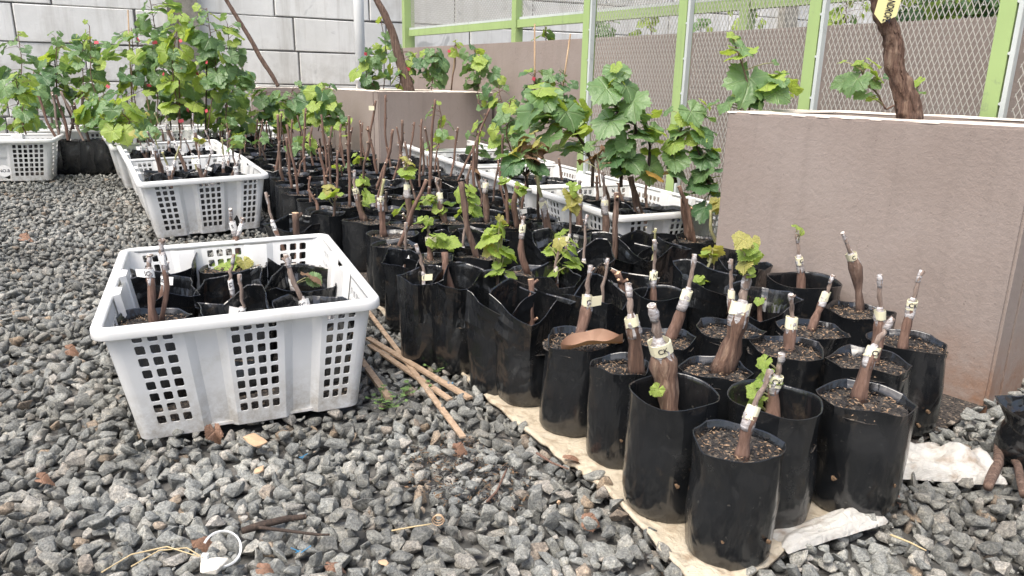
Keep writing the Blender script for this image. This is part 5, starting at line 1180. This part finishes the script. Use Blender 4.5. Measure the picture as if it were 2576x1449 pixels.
# middle planter
MG = 'vines around the middle planter'
def Ym(u): return 4.75
vine('grapevine', (945, 222), (925, 120), 4.9, 26, 36, 36, 'mmdyd', 'vine in the middle planter beside the white pipe', MG, ties=[(917, 135), (944, 192)], lo=.05)
vine('grapevine', (965, 224), (958, 45), 4.95, 9, 20, 40, 'mmy', 'thin vine with pale leaves rising left of the leaning trunk', MG, lo=.4)
vine('grapevine', (1000, 224), (1012, 120), 4.9, 28, 36, 34, 'mmdy', 'vine behind the leaning trunk in the middle planter', MG, lo=.1, ties=[(1022, 172)])
vine('grapevine', (1085, 226), (1082, 125), 4.85, 34, 36, 36, 'ddddm', 'dark drooping vine in the middle of the planter', MG, lo=.1)
vine('grapevine', (1136, 226), (1146, 100), 5.0, 6, 14, 26, 'yok', 'thin stake vine with a browned tip leaf', MG, stake=((1135, 226), (1148, 110)), ties=[(1127, 128)], lo=.7)
vine('grapevine', (1205, 228), (1195, 125), 4.75, 30, 42, 36, 'ddmdy', 'dark vine spilling over the right end of the middle planter', MG, lo=.05)
vine('grapevine', (1212, 270), (1204, 225), 4.3, 7, 22, 32, 'dm', 'hanging vine tip in front of the middle planter face', MG, lo=.0)
vine('grapevine', (1300, 340), (1255, 215), 4.2, 30, 38, 34, 'mmyyd', 'vine at the right corner of the middle planter', MG, lo=.05)
vine('grapevine', (1100, 375), (1105, 265), 4.2, 14, 30, 34, 'mym', 'small vine with drooping leaves in front of the planter face', MG, lo=.05)
vine('grapevine', (1190, 400), (1215, 300), 3.6, 12, 32, 34, 'mdy', 'vine with small leaves rising from the far right crate', MG, lo=.1)
vine('grapevine', (1345, 340), (1348, 175), 3.95, 20, 34, 34, 'ddmd', 'dark vine tied to a tall stake before the mesh fence', MG, stake=((1345, 345), (1345, 60)), ties=[(1340, 197)], lo=.3)
vine('grapevine', (1400, 330), (1405, 185), 3.9, 26, 44, 36, 'ddmdd', 'dark vine bunch against the first mesh post', MG, stake=((1400, 330), (1435, 85)), lo=.3)
vine('grapevine', (1290, 400), (1285, 250), 3.3, 24, 36, 40, 'mmdy', 'vine with hanging leaves left of the big leaved one', MG, lo=.1)
# big leaved vines on the right, leaf by leaf
def bigvine(stems, leaves, Y, label, mat='cane_dark', rad=.006):
    b = aty(*stems[0][0], Y); T = empty('grapevine', b, 0, label, 'grapevine', 'big leaved vines at right'); allp = []
    for s in stems:
        pts = [aty(u, v, Y + random.uniform(-.02, .02)) for u, v in s]; dense = []
        for i in range(len(pts) - 1):
            for k_ in range(5): dense.append(pts[i].lerp(pts[i + 1], k_ / 5))
        dense.append(pts[-1]); allp += dense
        bb = MB(); bb.tube([x - b for x in dense], [rad * (1 - .55 * i / len(dense)) for i in range(len(dense))], 8, True, .1); bb.build('vine_stem', [M[mat]], T, True)
    global LEAFK
    leaves = list(leaves); leaves += [(L[0] + random.uniform(-38, 38), L[1] + random.uniform(-30, 34), L[2] * random.uniform(.5, .85), random.choice('mmyy') if L[3] in 'mdy' else L[3], random.uniform(.0, .07)) for L in leaves]
    LEAFK = 1.1; leaves_px(T, allp, leaves, Y, 'green_cane', .0018); LEAFK = 1.28; return T
bigvine([[(1562, 470), (1565, 400), (1560, 320), (1545, 250), (1550, 190)], [(1565, 400), (1600, 330), (1590, 250)]],
  [(1552, 184, 66, 'm', -.02), (1548, 168, 28, 'y'), (1514, 232, 84, 'm', -.05), (1575, 212, 58, 'y', .03), (1592, 224, 70, 'm', -.03), (1590, 262, 78, 'm', -.05), (1522, 312, 84, 'm', -.06), (1540, 366, 84, 'm', -.03), (1577, 368, 66, 'm', -.06), (1522, 402, 84, 'd', -.03), (1600, 410, 82, 'm', -.04), (1607, 322, 74, 'd', .02), (1628, 345, 66, 'm', -.02), (1560, 300, 60, 'd', .05), (1545, 275, 60, 'y', .05), (1568, 340, 60, 'd', .05), (1580, 290, 50, 'y', .04), (1558, 430, 70, 'd'), (1620, 290, 50, 'm', .03), (1500, 350, 54, 'm', .05), (1530, 262, 50, 'd', .06)],
  2.42, 'tall vine with very broad glossy leaves in the right crates')
bigvine([[(1490, 470), (1492, 415), (1470, 365), (1430, 310), (1385, 275), (1345, 255)]],
  [(1378, 250, 84, 'm', -.04), (1340, 268, 66, 'y', .02), (1312, 288, 88, 'm', -.03), (1398, 268, 66, 'y', .03), (1442, 290, 84, 'm', -.04), (1420, 342, 84, 'y', .0), (1462, 332, 60, 'y', .03), (1360, 352, 74, 'm', -.05), (1345, 302, 80, 'm', -.03), (1478, 275, 56, 'y', .05), (1300, 310, 56, 'm', .02), (1400, 310, 60, 'y', .04), (1440, 372, 52, 'y', .05), (1378, 310, 56, 'd', .05), (1420, 250, 50, 'y', .05)],
  2.55, 'vine arching left over the canes with sunlit undersides')
bigvine([[(1630, 460), (1635, 370), (1625, 300)], [(1700, 460), (1690, 390), (1715, 320), (1745, 285)], [(1790, 480), (1770, 420), (1750, 360)]],
  [(1752, 288, 62, 'm', -.02), (1718, 302, 42, 'y'), (1700, 335, 46, 'm'), (1772, 322, 56, 'y'), (1690, 366, 50, 'y'), (1737, 352, 52, 'y'), (1782, 346, 60, 'd', -.03), (1702, 408, 66, 'm', -.04), (1772, 402, 68, 'd', -.03), (1642, 428, 70, 'm', -.03), (1722, 440, 66, 'd'), (1662, 442, 54, 'o', -.02), (1748, 470, 76, 'd', -.02), (1792, 432, 64, 'd'), (1765, 530, 74, 'd', -.08), (1800, 380, 60, 'd'), (1735, 400, 54, 'm'), (1672, 395, 50, 'm'), (1650, 330, 46, 'm', -.02), (1640, 385, 50, 'y', .03), (1790, 480, 66, 'd'), (1715, 375, 46, 'm', .04), (1755, 440, 56, 'm', -.03), (1790, 300, 46, 'm'), (1650, 290, 40, 'y', .03), (1680, 345, 40, 'm', .03)],
  2.45, 'low spreading vine between the crates and the right planter')
bigvine([[(1885, 285), (1888, 235), (1868, 165), (1842, 95)], [(1885, 270), (1930, 235), (1965, 205)]],
  [(1836, 92, 30, 'y', -.01), (1852, 146, 74, 'y', .02), (1882, 128, 60, 'm', .0), (1892, 206, 104, 'm', -.04), (1845, 240, 56, 'y', .02), (1940, 218, 60, 'm', -.02), (1968, 205, 46, 'm', -.03), (1925, 252, 56, 'm', -.03), (1990, 212, 44, 'y', .02), (1815, 264, 60, 'm', -.02), (1972, 240, 60, 'm', -.03), (1905, 258, 44, 'd'), (1950, 190, 40, 'y', .03)],
  2.12, 'pale leaved vine climbing the mesh left of the right planter', 'cane', .003)
bigvine([[(2228, 275), (2210, 240), (2180, 205), (2165, 175)], [(2230, 275), (2290, 245), (2312, 215)]],
  [(2138, 205, 70, 'm', -.02), (2188, 166, 36, 'y'), (2206, 162, 40, 'y'), (2216, 196, 44, 'y'), (2302, 206, 28, 'y'), (2312, 236, 42, 'm'), (2160, 242, 40, 'm'), (2150, 160, 28, 'y'), (2185, 250, 28, 'y'), (2240, 195, 24, 'd'), (2200, 215, 30, 'm')],
  1.98, 'sparse young vine shoot behind the old trunk in the right planter', 'cane', .0026)
# withered plant with scorched leaves
bigvine([[(1328, 470), (1322, 440), (1330, 400)], [(1322, 440), (1300, 400)], [(1322, 440), (1352, 395)]],
  [(1272, 415, 70, 'd', -.03), (1290, 395, 66, 'm', .02), (1300, 375, 50, 'b'), (1345, 400, 54, 'k'), (1358, 415, 66, 'm', -.02), (1330, 385, 44, 'k'), (1315, 400, 44, 'b'), (1350, 380, 44, 'k'), (1370, 430, 50, 'd'), (1290, 430, 44, 'd'), (1335, 360, 40, 'b'), (1310, 350, 44, 'm', .03)],
  2.35, 'half withered plant with scorched brown leaves in the block', 'cane_dark', .004)
bigvine([[(1510, 470), (1505, 420), (1500, 395)]], [(1500, 388, 34, 'k'), (1508, 400, 30, 'k'), (1494, 402, 28, 'k')], 2.3, 'shrivelled brown bud cluster on a thin stem', 'cane', .003)
# growth behind the low wall, upper right
for i, (u, v, n, sp, wp, cols, Yv) in enumerate(((2260, 25, 70, 75, 44, 'ddmmy', 3.1), (2350, 20, 80, 85, 46, 'ddmm', 2.95), (2440, 15, 50, 70, 46, 'ddm', 2.85), (2560, 30, 60, 70, 48, 'ddm', 2.8), (2130, 30, 34, 60, 28, 'yym', 4.4), (1870, 55, 24, 60, 32, 'ymm', 5.0), (1760, 75, 22, 42, 34, 'mdy', 4.9), (1640, 75, 18, 40, 34, 'my', 4.9), (1530, 80, 18, 36, 34, 'mmd', 4.9), (1370, 100, 10, 26, 40, 'my', 5.2))):
    vine('shrub', (u, v + 130), (u, v - 40), Yv, n, sp, wp, cols, ['dense green shrub behind the wall left of the near post', 'dense dark shrub behind the wall beside the near post', 'dark shrub behind the wall right of the yellow tag', 'dark shrub at the top right corner behind the mesh', 'pale airy shrub behind the wall between two posts', 'light shrub behind the far rail', 'vine leaves showing over the wall between the second and third posts', 'vine leaves over the wall near the third post', 'leaf cluster over the wall just right of the fourth post', 'two leaves above the wall left of the fourth post'][i], 'growth behind the low wall', lo=.2, cat='shrub')
# -------- bare vine trunks
def trunk(pts, rads, Y, label, mat, rough=.25, n=16, parts=True):
    b = aty(*pts[0], Y); T = empty('old_grapevine', b, 0, label, 'grapevine'); P3_ = [aty(u, v, Y) - b for u, v in pts]; d = []; rr = []
    for i in range(len(P3_) - 1):
        for k_ in range(8): f = k_ / 8; d.append(P3_[i].lerp(P3_[i + 1], f)); rr.append((rads[i] * (1 - f) + rads[i + 1] * f) * (1 + .03 * math.sin(i * 2.1 + k_ * .25)))
    d.append(P3_[-1]); rr.append(rads[-1]); 
    for _ in range(2): d = [d[0]] + [(d[i - 1] + d[i] * 2 + d[i + 1]) / 4 for i in range(1, len(d) - 1)] + [d[-1]]
    bb = MB(); bb.tube(d, rr, n, True, rough, seed=3); bb.build('trunk', [M[mat]], T, True); return T, d, rr, b
T, d, rr, b = trunk([(2290, 305), (2283, 262), (2268, 215), (2248, 165), (2249, 118), (2240, 78), (2218, 44), (2212, 0), (2200, -60)], [.028, .0245, .022, .0205, .0195, .019, .0175, .0165, .016], 1.79, 'thick shaggy old vine trunk rising from the right planter', 'bark_old', .17, 30)
bb = MB(); rr_ = random.Random(4)
for i in range(130):                                       # shreds of peeling bark
    k_ = rr_.randint(1, len(d) - 8); a = rr_.uniform(0, 6.28); off = Vector((math.cos(a), math.sin(a), 0)); L = rr_.randint(3, 7); w_ = rr_.uniform(.0012, .003)
    p = d[k_] + off * rr[k_] * 1.0; q = d[min(k_ + L, len(d) - 1)] + off * rr[min(k_ + L, len(d) - 1)] * rr_.uniform(1.0, 1.14)
    bb.bar(p, q, w_ * 2, .0012, off)
o_ = bb.build('bark_shreds', [M['bark_old']], T); tag(o_, kind='stuff')
# yellow name tag hung on the trunk
tgp = aty(2236, 8, 1.755); tgE = empty('name_tag', tgp, 0, 'yellow pointed plastic name tag lettered NDROPE on the old trunk', 'tag')
w_, h_ = .0265, .058; V = [(-w_, 0, h_ * 1.4), (-w_, 0, -h_ * .48), (-.004, 0, -h_ * .75), (w_, 0, -h_ * .38), (w_, 0, h_ * 1.4)]; V += [(x, .0012, z) for x, y, z in V]
tb = obj('tag_plate', mesh('tag_plate', V, [(0, 1, 2, 3, 4), (9, 8, 7, 6, 5)] + [(i, 5 + i, 5 + (i + 1) % 5, (i + 1) % 5) for i in range(5)], M['yellow_tag']), tgE, None, (0, R(9), R(8)))
tl = obj('lettering', textmesh('NDROPE', .025), tb, (.004, -.0012, -.016), (0, R(90), 0), (.47, 1, 1))
trunk([(1030, 232), (1018, 190), (1000, 130), (985, 75), (962, 25), (942, -10), (930, -40)], [.036, .032, .028, .024, .021, .019, .018], 4.85, 'bare brown vine trunk leaning left out of the middle planter', 'bark', .12, 14)
trunk([(700, 218), (685, 190), (655, 145), (628, 95), (600, 50), (572, 5), (550, -40)], [.014, .017, .018, .017, .016, .015, .014], 6.05, 'thin bare vine stem slanting across the block wall', 'bark', .12, 10)
# ================================================================== SMALL THINGS ON THE GROUND
# woven sack laid under the bags
inner = [Vector(p) for p in MAT]; cen = Vector((0.25, 1.5)); V = []; F = []; nb = len(inner)
dense = []
for i in range(nb - 1):
    for k_ in range(4): dense.append(inner[i].lerp(inner[i + 1], k_ / 4))
dense.append(inner[-1]); nb = len(dense)
for q in (1.0, .985, .95, .90, .8, .6):
    for i, p in enumerate(dense):
        w_ = p + (cen - p) * (1 - q); jag = .012 * mnoise.noise(Vector((p.x * 40, p.y * 40, 1))) + .012 * mnoise.noise(Vector((p.x * 9, p.y * 9, 7)))
        if q > .97: w_ = w_ + (p - cen).normalized() * jag
        z = .002 + (.016 * max(0, mnoise.noise(Vector((w_.x * 14, w_.y * 14, 4)))) + .006 * mnoise.noise(Vector((w_.x * 45, w_.y * 45, 9)))) * (1 if q > .88 else .3) + (.004 if q == .985 else 0)
        V.append((w_.x, w_.y, z))
for r_ in range(5):
    for i in range(nb - 1): a = r_ * nb + i; F.append((a, a + 1, a + nb + 1, a + nb))
n0 = len(V); V += [(x, y, z - .004) for x, y, z in V[:n0]]; F += [tuple(n0 + i for i in reversed(f)) for f in F[:]] + [(i + 1, i, n0 + i, n0 + i + 1) for i in range(nb - 1)]
so = obj('woven_sack', mesh('woven_sack', V, F, M['sack'], True)); tag(so, 'frayed beige woven sack spread under the front bags', 'sack')
# soil sheet under the block
V = [(x, y, gz(y) - .004) for x, y in MATPOLY]; so2 = obj('bare_soil', mesh('bare_soil', V, [tuple(range(len(V)))], M['soil'])); tag(so2, kind='structure')
# white sack at the right
def crumple(name, ctr, w_, d, h, rot, mat, seed, label, cat, nx=26, ny=16):
    V = []; F = []
    for s_ in (1, -1):
        for j in range(ny + 1):
            for i in range(nx + 1):
                x, y = (i / nx - .5), (j / ny - .5); e = max(0, 1 - (2 * abs(x)) ** 6) * max(0, 1 - (2 * abs(y)) ** 4)
                z = h * (.45 + .45 * mnoise.noise(Vector((x * 2.2 + seed, y * 2.2, 2))) + .5 * abs(mnoise.noise(Vector((x * 3.2, y * 4 + seed, 5)))) + .12 * abs(mnoise.noise(Vector((x * 13, y * 9, seed)))) ) * e ** .5 if s_ > 0 else 0
                jx = .05 * mnoise.noise(Vector((x * 5, y * 5, seed))); V.append(((x + jx) * w_, (y + jx) * d, z))
    m_ = (nx + 1) * (ny + 1)
    for j in range(ny):
        for i in range(nx): a = j * (nx + 1) + i; F += [(a, a + 1, a + nx + 2, a + nx + 1), (m_ + a, m_ + a + nx + 1, m_ + a + nx + 2, m_ + a + 1)]
    o = obj(name, mesh(name, V, F, mat, True), None, ctr, (0, 0, rot)); return tag(o, label, cat)
_a = at(2365, 1160, .01); crumple('woven_sack', (_a.x, _a.y, -.004), .19, .10, .05, R(-4), M['sack_white'], 3, 'crumpled white woven sack on the gravel at the right', 'sack')
_a = at(2085, 1335, .0); crumple('woven_sack', (_a.x, _a.y, .004), .20, .05, .022, R(24), M['sack_white'], 8, 'white sack flap sticking out under the front right bags', 'sack')
_a = at(2590, 1085, .06); T, sz = pot('potted_cutting', _a.x + .03, _a.y, 0, .075, .10, 'x', 'black bag corner cut off by the right edge of the picture', None, 0, nseed())
# wood pieces
def log(pts, rads, label, mat='bark', name='dead_branch', z=.012, n=9, rough=.15):
    P3_ = [at(u, v, z + (pp[0] if pp else 0)) for u, v, *pp in pts]; b = MB(); o0 = P3_[0]; d = []; rr = []
    for i in range(len(P3_) - 1):
        for k_ in range(4): f = k_ / 4; d.append(P3_[i].lerp(P3_[i + 1], f) - o0); rr.append(rads[i] * (1 - f) + rads[i + 1] * f)
    d.append(P3_[-1] - o0); rr.append(rads[-1]); b.tube(d, rr, n, True, rough, 0, 1); o = b.build(name, [M[mat], M['cut']], None, True, o0); return tag(o, label, 'branch')
log([(2485, 1225), (2510, 1165), (2515, 1110), (2540, 1060, .03)], [.0075, .009, .008, .009], 'forked brown vine branch lying at the right edge')
log([(2576, 1245), (2560, 1170), (2540, 1140)], [.0065, .007, .006], 'second brown branch piece at the lower right edge')
log([(608, 1335), (660, 1320), (720, 1305), (770, 1300)], [.005, .006, .005, .004], 'dark rotten twig with roots on the front gravel', 'cane_dark')
log([(640, 1325), (720, 1335), (800, 1345), (830, 1345)], [.0028, .0025, .002, .0015], 'thin dark twig beside the rotten one', 'cane_dark')
log([(1350, 1140), (1390, 1165), (1430, 1180)], [.0025, .002, .0015], 'thin reddish twig beside the sack edge', 'cane')
log([(1225, 1262), (1250, 1235), (1275, 1180)], [.002, .002, .0015], 'thin curved root on the bare patch of gravel', 'cane')
log([(985, 1335), (1040, 1325), (1085, 1318)], [.0012, .0012, .001], 'dry tendril stalk on the front gravel', 'straw')
# coiled tendril
b = MB(); c = at(1102, 1312, .02); pts = [(.010 * math.cos(a) * (1 - a / 40), .004 * a / 6, .010 * math.sin(a) * (1 - a / 40)) for a in [i * .5 for i in range(40)]]; b.tube(pts, [.0008] * 40, 5, True); o_ = b.build('vine_tendril', [M['tanstone']], None, True, c); tag(o_, 'small coiled reddish tendril on the front gravel', 'tendril')
# laths
def lath(p, q, w_, t, label, dz=(.012, .012)):
    a, c = at(*p, dz[0]), at(*q, dz[1]); b = MB(); b.bar((0, 0, 0), c - a, w_, t); V = [Vector(v) for v in b.V]; k_ = (c - a).normalized()
    o = b.build('wooden_lath', [M['lath']], None, False, a); return tag(o, label, 'lath')
lath((925, 850), (1182, 1002), .015, .005, 'split wooden lath, upper one of the crossing pair', (.022, .014))
lath((930, 868), (1132, 1005), .014, .0045, 'split wooden lath lying just below the upper one', (.014, .010))
lath((925, 782), (1165, 1100), .012, .004, 'long thin wooden lath crossing from the crate to the gravel', (.016, .012))
lath((900, 895), (980, 1003), .014, .008, 'short wide wooden lath beside the nearest crate', (.012, .010))
# single stones that stand out
def rock(px, size, mat, label, z=.012, seed=1, scl=(1, .8, .6)):
    V_, F_ = stone_proto(seed, True); p = at(*px, z); o = obj('rock', mesh('rock', V_, F_.tolist(), mat), None, p, (0.1, .05, seed), tuple(size * k_ for k_ in scl)); return tag(o, label, 'stone')
rock((645, 1108), .074, M['tanstone'], 'tan sandstone lump in front of the nearest crate', .014, 301, (1, .7, .55))
rock((540, 1420), .052, M['palestone'], 'white pebble inside the cable tie loop', .012, 302, (1, .8, .7))
rock((1405, 1265), .017, M['tanstone'], 'small round tan pebble near the sack', .008, 303, (1, .9, .9)); rock((965, 1415), .024, M['tanstone'], 'round brown pebble at the bottom edge', .010, 304, (1, .9, .8))
rock((1495, 1195), .058, M['stone'], 'large grey stone against the sack edge', .010, 305, (1, .8, .7)); rock((655, 1180), .036, M['tanstone'], 'brown angular stone below the sandstone lump', .010, 306)
# cable tie loop
b = MB(); c = at(560, 1400, .016); pts = [(.026 * math.cos(a), .012 * math.sin(a) , .020 * math.sin(a) + .012) for a in [R(-150 + i * 12) for i in range(27)]]
for i in range(len(pts) - 1): b.bar(pts[i], pts[i + 1], .003, .001, (0, 1, .3))
b.box((-.026, -.008, -.002), (-.018, -.001, .006)); o_ = b.build('cable_tie', [M['pipe']], None, False, c); tag(o_, 'looped white cable tie standing on the front gravel', 'cable tie')
# dead leaves
def dry(px, size, label, z=.012, face=(0, -.5, 1), tip=(1, 0, 0), mat='dryleaf', rnd=.1, long=1.0):
    p = at(*px, z); T = empty('dry_leaf', p, 0, label, 'leaf'); f = Vector(face).normalized(); t = Vector(tip); t = (t - f * t.dot(f)).normalized(); x = t.cross(f); m = Matrix.Identity(4)
    for i, c_ in enumerate((x, t, f)):
        for k_ in range(3): m[k_][i] = c_[k_]
    o = obj('blade', leafmesh('blade', int(px[0]), M[mat], 1.6, 4.5), T); o.matrix_local = m @ Matrix.Diagonal((size * .62, size * .95, size, 1)); return T
dry((540, 1085), .04, 'torn brown dry leaf leaning on the nearest crate', .02, (.1, -.9, .5), (.2, 0, -1)); dry((1480, 1310), .03, 'purple brown leaf scrap beside the sack', .012); dry((1152, 1130), .028, 'pale brown leaf scrap on the gravel in the middle', .012)
dry((835, 1420), .026, 'small curled dry leaf at the bottom edge', .012, mat='dryleaf'); dry((1435, 1155), .04, 'dark red dry leaf tucked at the sack edge', .012); dry((2245, 1235), .05, 'rust brown leaf litter beside the white sack', .012); dry((500, 1355), .03, 'brown leaf shred left of the cable tie', .012); dry((660, 1430), .024, 'tan leaf scrap by the pebble at the bottom', .012)
dry((105, 1205), .024, 'small orange brown leaf scrap on the left gravel', .012); dry((175, 880), .03, 'tan leaf scrap on the gravel left of the crate', .012); dry((300, 500), .06, 'rusty leaf litter on the gravel beside the second crate', gz(2.9) + .01); dry((60, 600), .05, 'rusty leaf litter at the left edge of the gravel', gz(2.4) + .01)
# the big curled leaf on a pot
p = at(1490, 872, .178); T = empty('dry_leaf', p, 0, 'large curled brown dry leaf lying across a black bag', 'leaf'); V = []; F = []; n_, k2 = 18, 6
for i in range(n_ + 1):
    t = i / n_; wv = .019 * math.sin(math.pi * min(1, t * 1.03)) ** .7 + .0008
    for j in range(k2 + 1):
        s_ = j / k2 - .5; V.append(((t - .5) * .118, s_ * 2 * wv, .020 * abs(s_ * 2) ** 1.3 + .006 * math.sin(t * 4) + .006 * math.sin(t * 11) * s_))
for i in range(n_):
    for j in range(k2): a = i * (k2 + 1) + j; F.append((a, a + 1, a + k2 + 2, a + k2 + 1))
obj('blade', mesh('blade', V, F, M['dryleaf'], True), T, (0, 0, 0), (R(14), R(-9), R(8)))
# blue string and plastic scraps
for px, lb in (((755, 1155), 'frayed blue string scrap on the front gravel'), ((750, 1388), 'torn blue plastic scrap near the bottom edge'), ((1135, 970), 'blue string scrap between the wooden laths'), ((1348, 1000), 'short blue string hanging at a bag side')):
    b = MB(); r_ = random.Random(px[0])
    for _ in range(4):
        a = Vector((r_.uniform(-.006, .006), r_.uniform(-.006, .006), r_.uniform(0, .006))); b.bar(a, a + Vector((r_.uniform(-.014, .014), r_.uniform(-.01, .01), r_.uniform(-.003, .006))), .0014, .0006)
    o_ = b.build('blue_scrap', [M['blue']], None, False, at(*px, .012)); tag(o_, lb, 'scrap')
# dry straw over the gravel
log([(255, 1440), (330, 1395), (420, 1375), (500, 1400)], [.001, .001, .0009, .0008], 'thin dry straw arching over the front gravel', 'straw', 'straw_stalk', .022)
log([(330, 1425), (400, 1385), (470, 1378), (510, 1402)], [.0009, .0009, .0008, .0008], 'second thin dry straw next to the cable tie', 'straw', 'straw_stalk', .02)
log([(2240, 1345), (2290, 1365), (2330, 1385)], [.0016, .0014, .001], 'dry straw on the right gravel', 'straw', 'straw_stalk', .014)
# weeds
for i, (u, v, n_) in enumerate(((960, 1010, 9), (985, 1025, 8), (1045, 985, 9), (1100, 935, 7), (1010, 1000, 8))):
    p = at(u, v, .0); T = empty('weed', p, 0, ['tiny weed rosette beside the short lath', 'tiny creeping weed below the laths', 'small weed between the crossing laths', 'small upright weed by the sack edge', 'tiny weed in the gap between two laths'][i], 'weed'); b = MB(); r_ = random.Random(i)
    for k_ in range(n_):
        a = r_.uniform(0, 6.28); L = r_.uniform(.012, .03); q = Vector((math.cos(a) * L, math.sin(a) * L, r_.uniform(.006, .022))); b.tube([(0, 0, 0), q], [.0007, .0005], 5, True)
        for s_ in range(3):
            bb = a + (s_ - 1) * .9; e = q + Vector((math.cos(bb), math.sin(bb), .2)) * .009; sd = Vector((-math.sin(bb), math.cos(bb), 0)) * .0032; mid = (q + e) / 2; b.add([q, mid + sd, e, mid - sd, mid + Vector((0, 0, .0012)), mid - Vector((0, 0, .0006))], [(0, 1, 4), (1, 2, 4), (2, 3, 4), (3, 0, 4), (1, 0, 5), (2, 1, 5), (3, 2, 5), (0, 3, 5)])
    b.build('foliage', [M['weed']], T)

# spilled husk on the bare patch of gravel
for u, v, s_ in ((1150, 1190, 1.6), (1215, 1230, 1.4), (1120, 1140, 1.2)):
    p = at(u, v, -.002); o_ = obj('spilled_husk', SPILLC[int(u) % 2], None, p, (0, 0, u), (s_, s_, 1.0)); tag(o_, 'dark husk and compost crumbs spilled on the gravel', 'husk', 'spilled husk patches', 'stuff')
